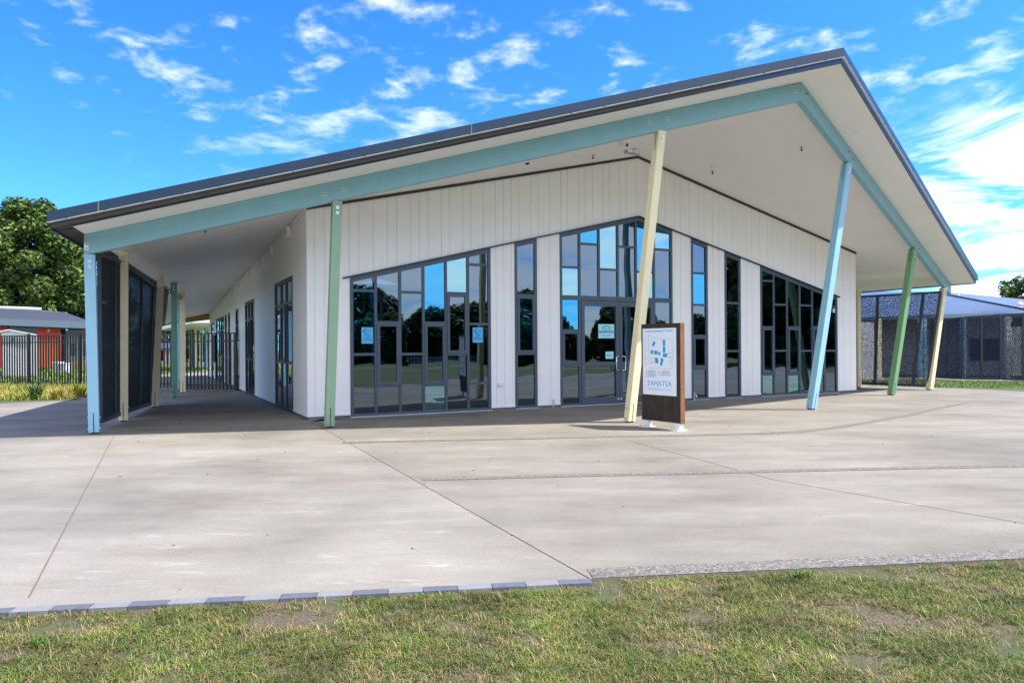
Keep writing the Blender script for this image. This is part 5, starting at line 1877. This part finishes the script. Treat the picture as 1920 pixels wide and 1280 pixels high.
# standing seams on the front slope, ridge line
mb = MB()
for k in range(24):
    f = k / 23
    mb.tube([B_.lerp(C_, f) + UP * .012, R1.lerp(R2, f) + UP * .012], .012, 4)
mb.build('roof_seams', M['slateroof'], RR)
mb = MB(); mb.tube([R1 + UP * .03, R2 + UP * .03], .05, 6); mb.build('ridge_cap', M['navy'], RR)
mb = MB()
for p0, p1 in ((A_, B_), (B_, C_), (C_, D_)):
    n = Vector((0, -.10, 0)); mb.hexa([p0 + n - UP * .12, p1 + n - UP * .12, p1 - UP * .12, p0 - UP * .12], [p0 + n + UP * .03, p1 + n + UP * .03, p1 + UP * .03, p0 + UP * .03])
mb.build('gutter', M['guttergrey'], RBK)
mb = MB()
zf = ze + .2
Yw2 = 28.5
mb.hexa([(XR(1640, Yw2), Yw2 + 3, -.05), (XR(1800, Yw2), Yw2, -.05), (XR(1800, Yw2), Yw2 + 4, -.05), (XR(1640, Yw2), Yw2 + 7, -.05)],
        [(XR(1640, Yw2), Yw2 + 3, zf), (XR(1800, Yw2), Yw2, zf), (XR(1800, Yw2), Yw2 + 4, zf), (XR(1640, Yw2), Yw2 + 7, zf)])
mb.build('wall', M['greywall'], RBK)
mb = MB(); front_box(mb, 1802, 1896, 590, 708, Yw2 - .2, 3, zmin=-.05); mb.build('wall', M['cladding'], RBK)
mb = MB(); front_box(mb, 1818, 1874, 634, 676, Yw2 - .27, .05); wn = mb.build('window', M['frame'], RBK)
for k in range(2):
    mb = MB(); front_box(mb, 1819.5 + k * 27.5, 1845 + k * 27.5, 636, 674, Yw2 - .30, .025); mb.build('pane', M['darkglass'], wn)
mb = MB(); front_box(mb, 1898, 1990, 612, 708, Yw2 + 1.4, 3, zmin=-.05); mb.build('wall', M['greywall'], RBK)
mb = MB(); front_box(mb, 1596, 1639, 604, 702, 26.6, .3, zmin=0); mb.build('wall', M['cladding'], RBK)
for x, mt in ((1648, 'cream'), (1727, 'blue'), (1733, 'blue'), (1806, 'blue'), (1889, 'whitemetal')):
    Yp = 25.6 if x > 1740 else 26.8
    g = aty(x, 690, Yp); mb = MB(); mb.box((g.x, g.y, ze / 2 - .06), (.15, .15, ze - .12)); o = mb.build('post', M[mt], RBK)
mb = MB(); mb.hexa([(XR(1600, 24), 26.5, -.1), (XR(1750, 24.6), 24.4, -.1), (XR(1750, 30), 30, -.1), (XR(1600, 30), 32, -.1)], [(XR(1600, 24), 26.5, -.005), (XR(1750, 24.6), 24.4, -.005), (XR(1750, 30), 30, -.005), (XR(1600, 30), 32, -.005)])
mb.hexa([(XR(1750.2, 24.6), 24.4, -.1), (XR(2200, 23.4), 23.2, -.1), (XR(2200, 30), 30, -.1), (XR(1750.2, 30), 30, -.1)], [(XR(1750.2, 24.6), 24.4, -.005), (XR(2200, 23.4), 23.2, -.005), (XR(2200, 30), 30, -.005), (XR(1750.2, 30), 30, -.005)])
o = mb.build('terrace', M['concrete']); tag(o, kind='structure')
VG = 'white vents on the slate blue roof'
for x, y, s, lab in ((1777, 568, 1.0, 'white roof vent beside the right beam end'), (1911, 575, 1.0, 'white roof vent near the right edge of the photo'), (1797, 555, .5, 'small white roof vent on the upper slate roof')):
    Yv = 34 if x == 1777 else 30 if x == 1911 else 40
    p = aty(x, y, Yv)
    root = thing('roof_vent', p, lab, 'vent', VG)
    mb = MB(); mb.tube([p - UP * .25, p + UP * .10 * s], .09 * s, 12); mb.build('pipe', M['whitemetal'], root)
    mb = MB(); mb.tube([p + UP * .10 * s, p + UP * .12 * s, p + UP * .22 * s], [.15 * s, .15 * s, .10 * s], 12); mb.build('cap', M['whitemetal'], root)
# fine mesh screens of that block
FG = 'fine mesh screens in front of the slate roofed block'
def fs(xs, yt, yb, Ys_, label, mulls=()):
    (x0, x1), (t0, t1), (b0, b1), (Y0, Y1) = xs, yt, yb, Ys_
    screen([aty(x0, b0, Y0), aty(x1, b1, Y1), aty(x1, t1, Y1), aty(x0, t0, Y0)], mulls, label, M['perf_fine'], FG, uvs=1.0, back=0, bars=(.06, .06), name='mesh_screen')
fs((1745, 1804), (603, 595.5), (706, 709), (25.6, 24.4), 'dark mesh screen just right of the last cream post', (.5,))
fs((1806, 1876), (595, 590.5), (709, 710), (24.35, 23.9), 'dark mesh screen in front of the right window of the slate roofed block', (.5,))
fs((1878, 1945), (590.5, 588), (710, 712.5), (23.9, 23.4), 'dark mesh screen at the right edge of the photo', (.6,))
fs((1947, 2040), (588, 588), (712.5, 715), (23.4, 22.8), 'dark mesh screen outside the right edge', (.5,)) if False else None

# ------------------------------------------------------------------ light and sky
AZ = math.radians(-11.0); ELV = math.radians(53.5)
sund = Vector((math.cos(ELV) * math.cos(AZ), math.cos(ELV) * math.sin(AZ), math.sin(ELV)))
sd_ = bpy.data.lights.new('sun', 'SUN')
sd_.energy = 3.15
sd_.angle = math.radians(0.5)
sd_.color = (1.0, 0.955, 0.89)
so = bpy.data.objects.new('sun', sd_); COL.objects.link(so)
so.rotation_euler = sund.to_track_quat('Z', 'Y').to_euler()
so.location = (10, -5, 30)

wd = bpy.data.worlds.new('World'); scene.world = wd; wd.use_nodes = True
nt = wd.node_tree; N, L = nt.nodes, nt.links
bg = N['Background']
sky = N.new('ShaderNodeTexSky'); sky.sky_type = 'NISHITA'; sky.sun_disc = False
sky.sun_elevation = ELV; sky.sun_rotation = math.pi / 2 - AZ
sky.altitude = 0; sky.air_density = 1.0; sky.dust_density = 0.6; sky.ozone_density = 2.0
hs_n = N.new('ShaderNodeHueSaturation'); hs_n.inputs['Saturation'].default_value = 1.25; hs_n.inputs['Value'].default_value = 1.0
L.new(sky.outputs[0], hs_n.inputs['Color'])
tc = N.new('ShaderNodeTexCoord')
sx = N.new('ShaderNodeSeparateXYZ'); L.new(tc.outputs['Generated'], sx.inputs[0])
def math_(op, a, b=None, c=None):
    m = N.new('ShaderNodeMath'); m.operation = op
    for i, v in enumerate((a, b, c)):
        if v is None: continue
        if isinstance(v, (int, float)): m.inputs[i].default_value = v
        else: L.new(v, m.inputs[i])
    return m.outputs[0]
zz = math_('MAXIMUM', sx.outputs['Z'], 0.0)
den = math_('ADD', zz, .10)
px_ = math_('DIVIDE', sx.outputs['X'], den); py_ = math_('DIVIDE', sx.outputs['Y'], den)
cv = N.new('ShaderNodeCombineXYZ'); L.new(px_, cv.inputs[0]); L.new(py_, cv.inputs[1])
def nz_(scale, det, rough, loc=(0, 0, 0), dist=0.0):
    mp = N.new('ShaderNodeMapping'); mp.inputs['Location'].default_value = loc
    L.new(cv.outputs[0], mp.inputs['Vector'])
    n = N.new('ShaderNodeTexNoise'); n.inputs['Scale'].default_value = scale; n.inputs['Detail'].default_value = det; n.inputs['Roughness'].default_value = rough
    n.inputs['Distortion'].default_value = dist
    L.new(mp.outputs[0], n.inputs['Vector']); return n.outputs['Fac']
puff = nz_(6.2, 9, .60, (3.3, 1.2, 0), .2)
field = nz_(.75, 3, .5, (1.7, 5.1, 0))
veil = nz_(1.1, 7, .62, (7.7, 2.2, 0), .6)
# a bank of cloud low on the right and cloud behind the camera thickened to brighten the facade
dt = N.new('ShaderNodeVectorMath'); dt.operation = 'DOT_PRODUCT'; L.new(tc.outputs['Generated'], dt.inputs[0])
dt.inputs[1].default_value = Vector((.74, 1.0, .19)).normalized()
def mapr(v, a, b, c=0.0, d=1.0):
    m = N.new('ShaderNodeMapRange'); m.interpolation_type = 'SMOOTHSTEP'
    m.inputs['From Min'].default_value = a; m.inputs['From Max'].default_value = b; m.inputs['To Min'].default_value = c; m.inputs['To Max'].default_value = d
    L.new(v, m.inputs['Value']); return m.outputs['Result']
bank = mapr(dt.outputs['Value'], .977, .997)
behind = mapr(sx.outputs['Y'], .25, -.5)
low = mapr(sx.outputs['Z'], .75, .05)
upper = mapr(sx.outputs['Z'], .17, .40)
front = mapr(sx.outputs['Y'], .1, .5)
c1 = math_('ADD', puff, math_('MULTIPLY', math_('SUBTRACT', field, .5), .55))
m1 = math_('MULTIPLY', mapr(c1, .51, .82), math_('MULTIPLY', upper, .66))
c2 = math_('ADD', veil, math_('MULTIPLY', bank, .22))
m2 = math_('MULTIPLY', mapr(c2, .60, .78), bank)
c3 = math_('ADD', veil, math_('MULTIPLY', behind, .16))
m3 = math_('MULTIPLY', mapr(c3, .44, .74), math_('MULTIPLY', behind, .9))
mk = math_('MAXIMUM', math_('MAXIMUM', m1, m2), m3)
mk = math_('MINIMUM', mk, .97)
mx = N.new('ShaderNodeMix'); mx.data_type = 'RGBA'
az_ = N.new('ShaderNodeMix'); az_.data_type = 'RGBA'; az_.blend_type = 'MULTIPLY'; az_.inputs['Factor'].default_value = 1.0
L.new(hs_n.outputs['Color'], az_.inputs['A']); az_.inputs['B'].default_value = (0.215, 0.46, 0.80, 1)
L.new(mk, mx.inputs['Factor']); L.new(az_.outputs['Result'], mx.inputs['A'])
mx.inputs['B'].default_value = (4.3, 4.35, 4.45, 1)
L.new(mx.outputs['Result'], bg.inputs['Color'])
bg.inputs['Strength'].default_value = 0.15

scene.view_settings.view_transform = 'Standard'
scene.view_settings.look = 'None'
scene.view_settings.exposure = 1.6
scene.view_settings.gamma = 1.0
scene.cycles.use_denoising = True
scene.cycles.max_bounces = 8
scene.cycles.transparent_max_bounces = 16
scene.cycles.sample_clamp_indirect = 6.0
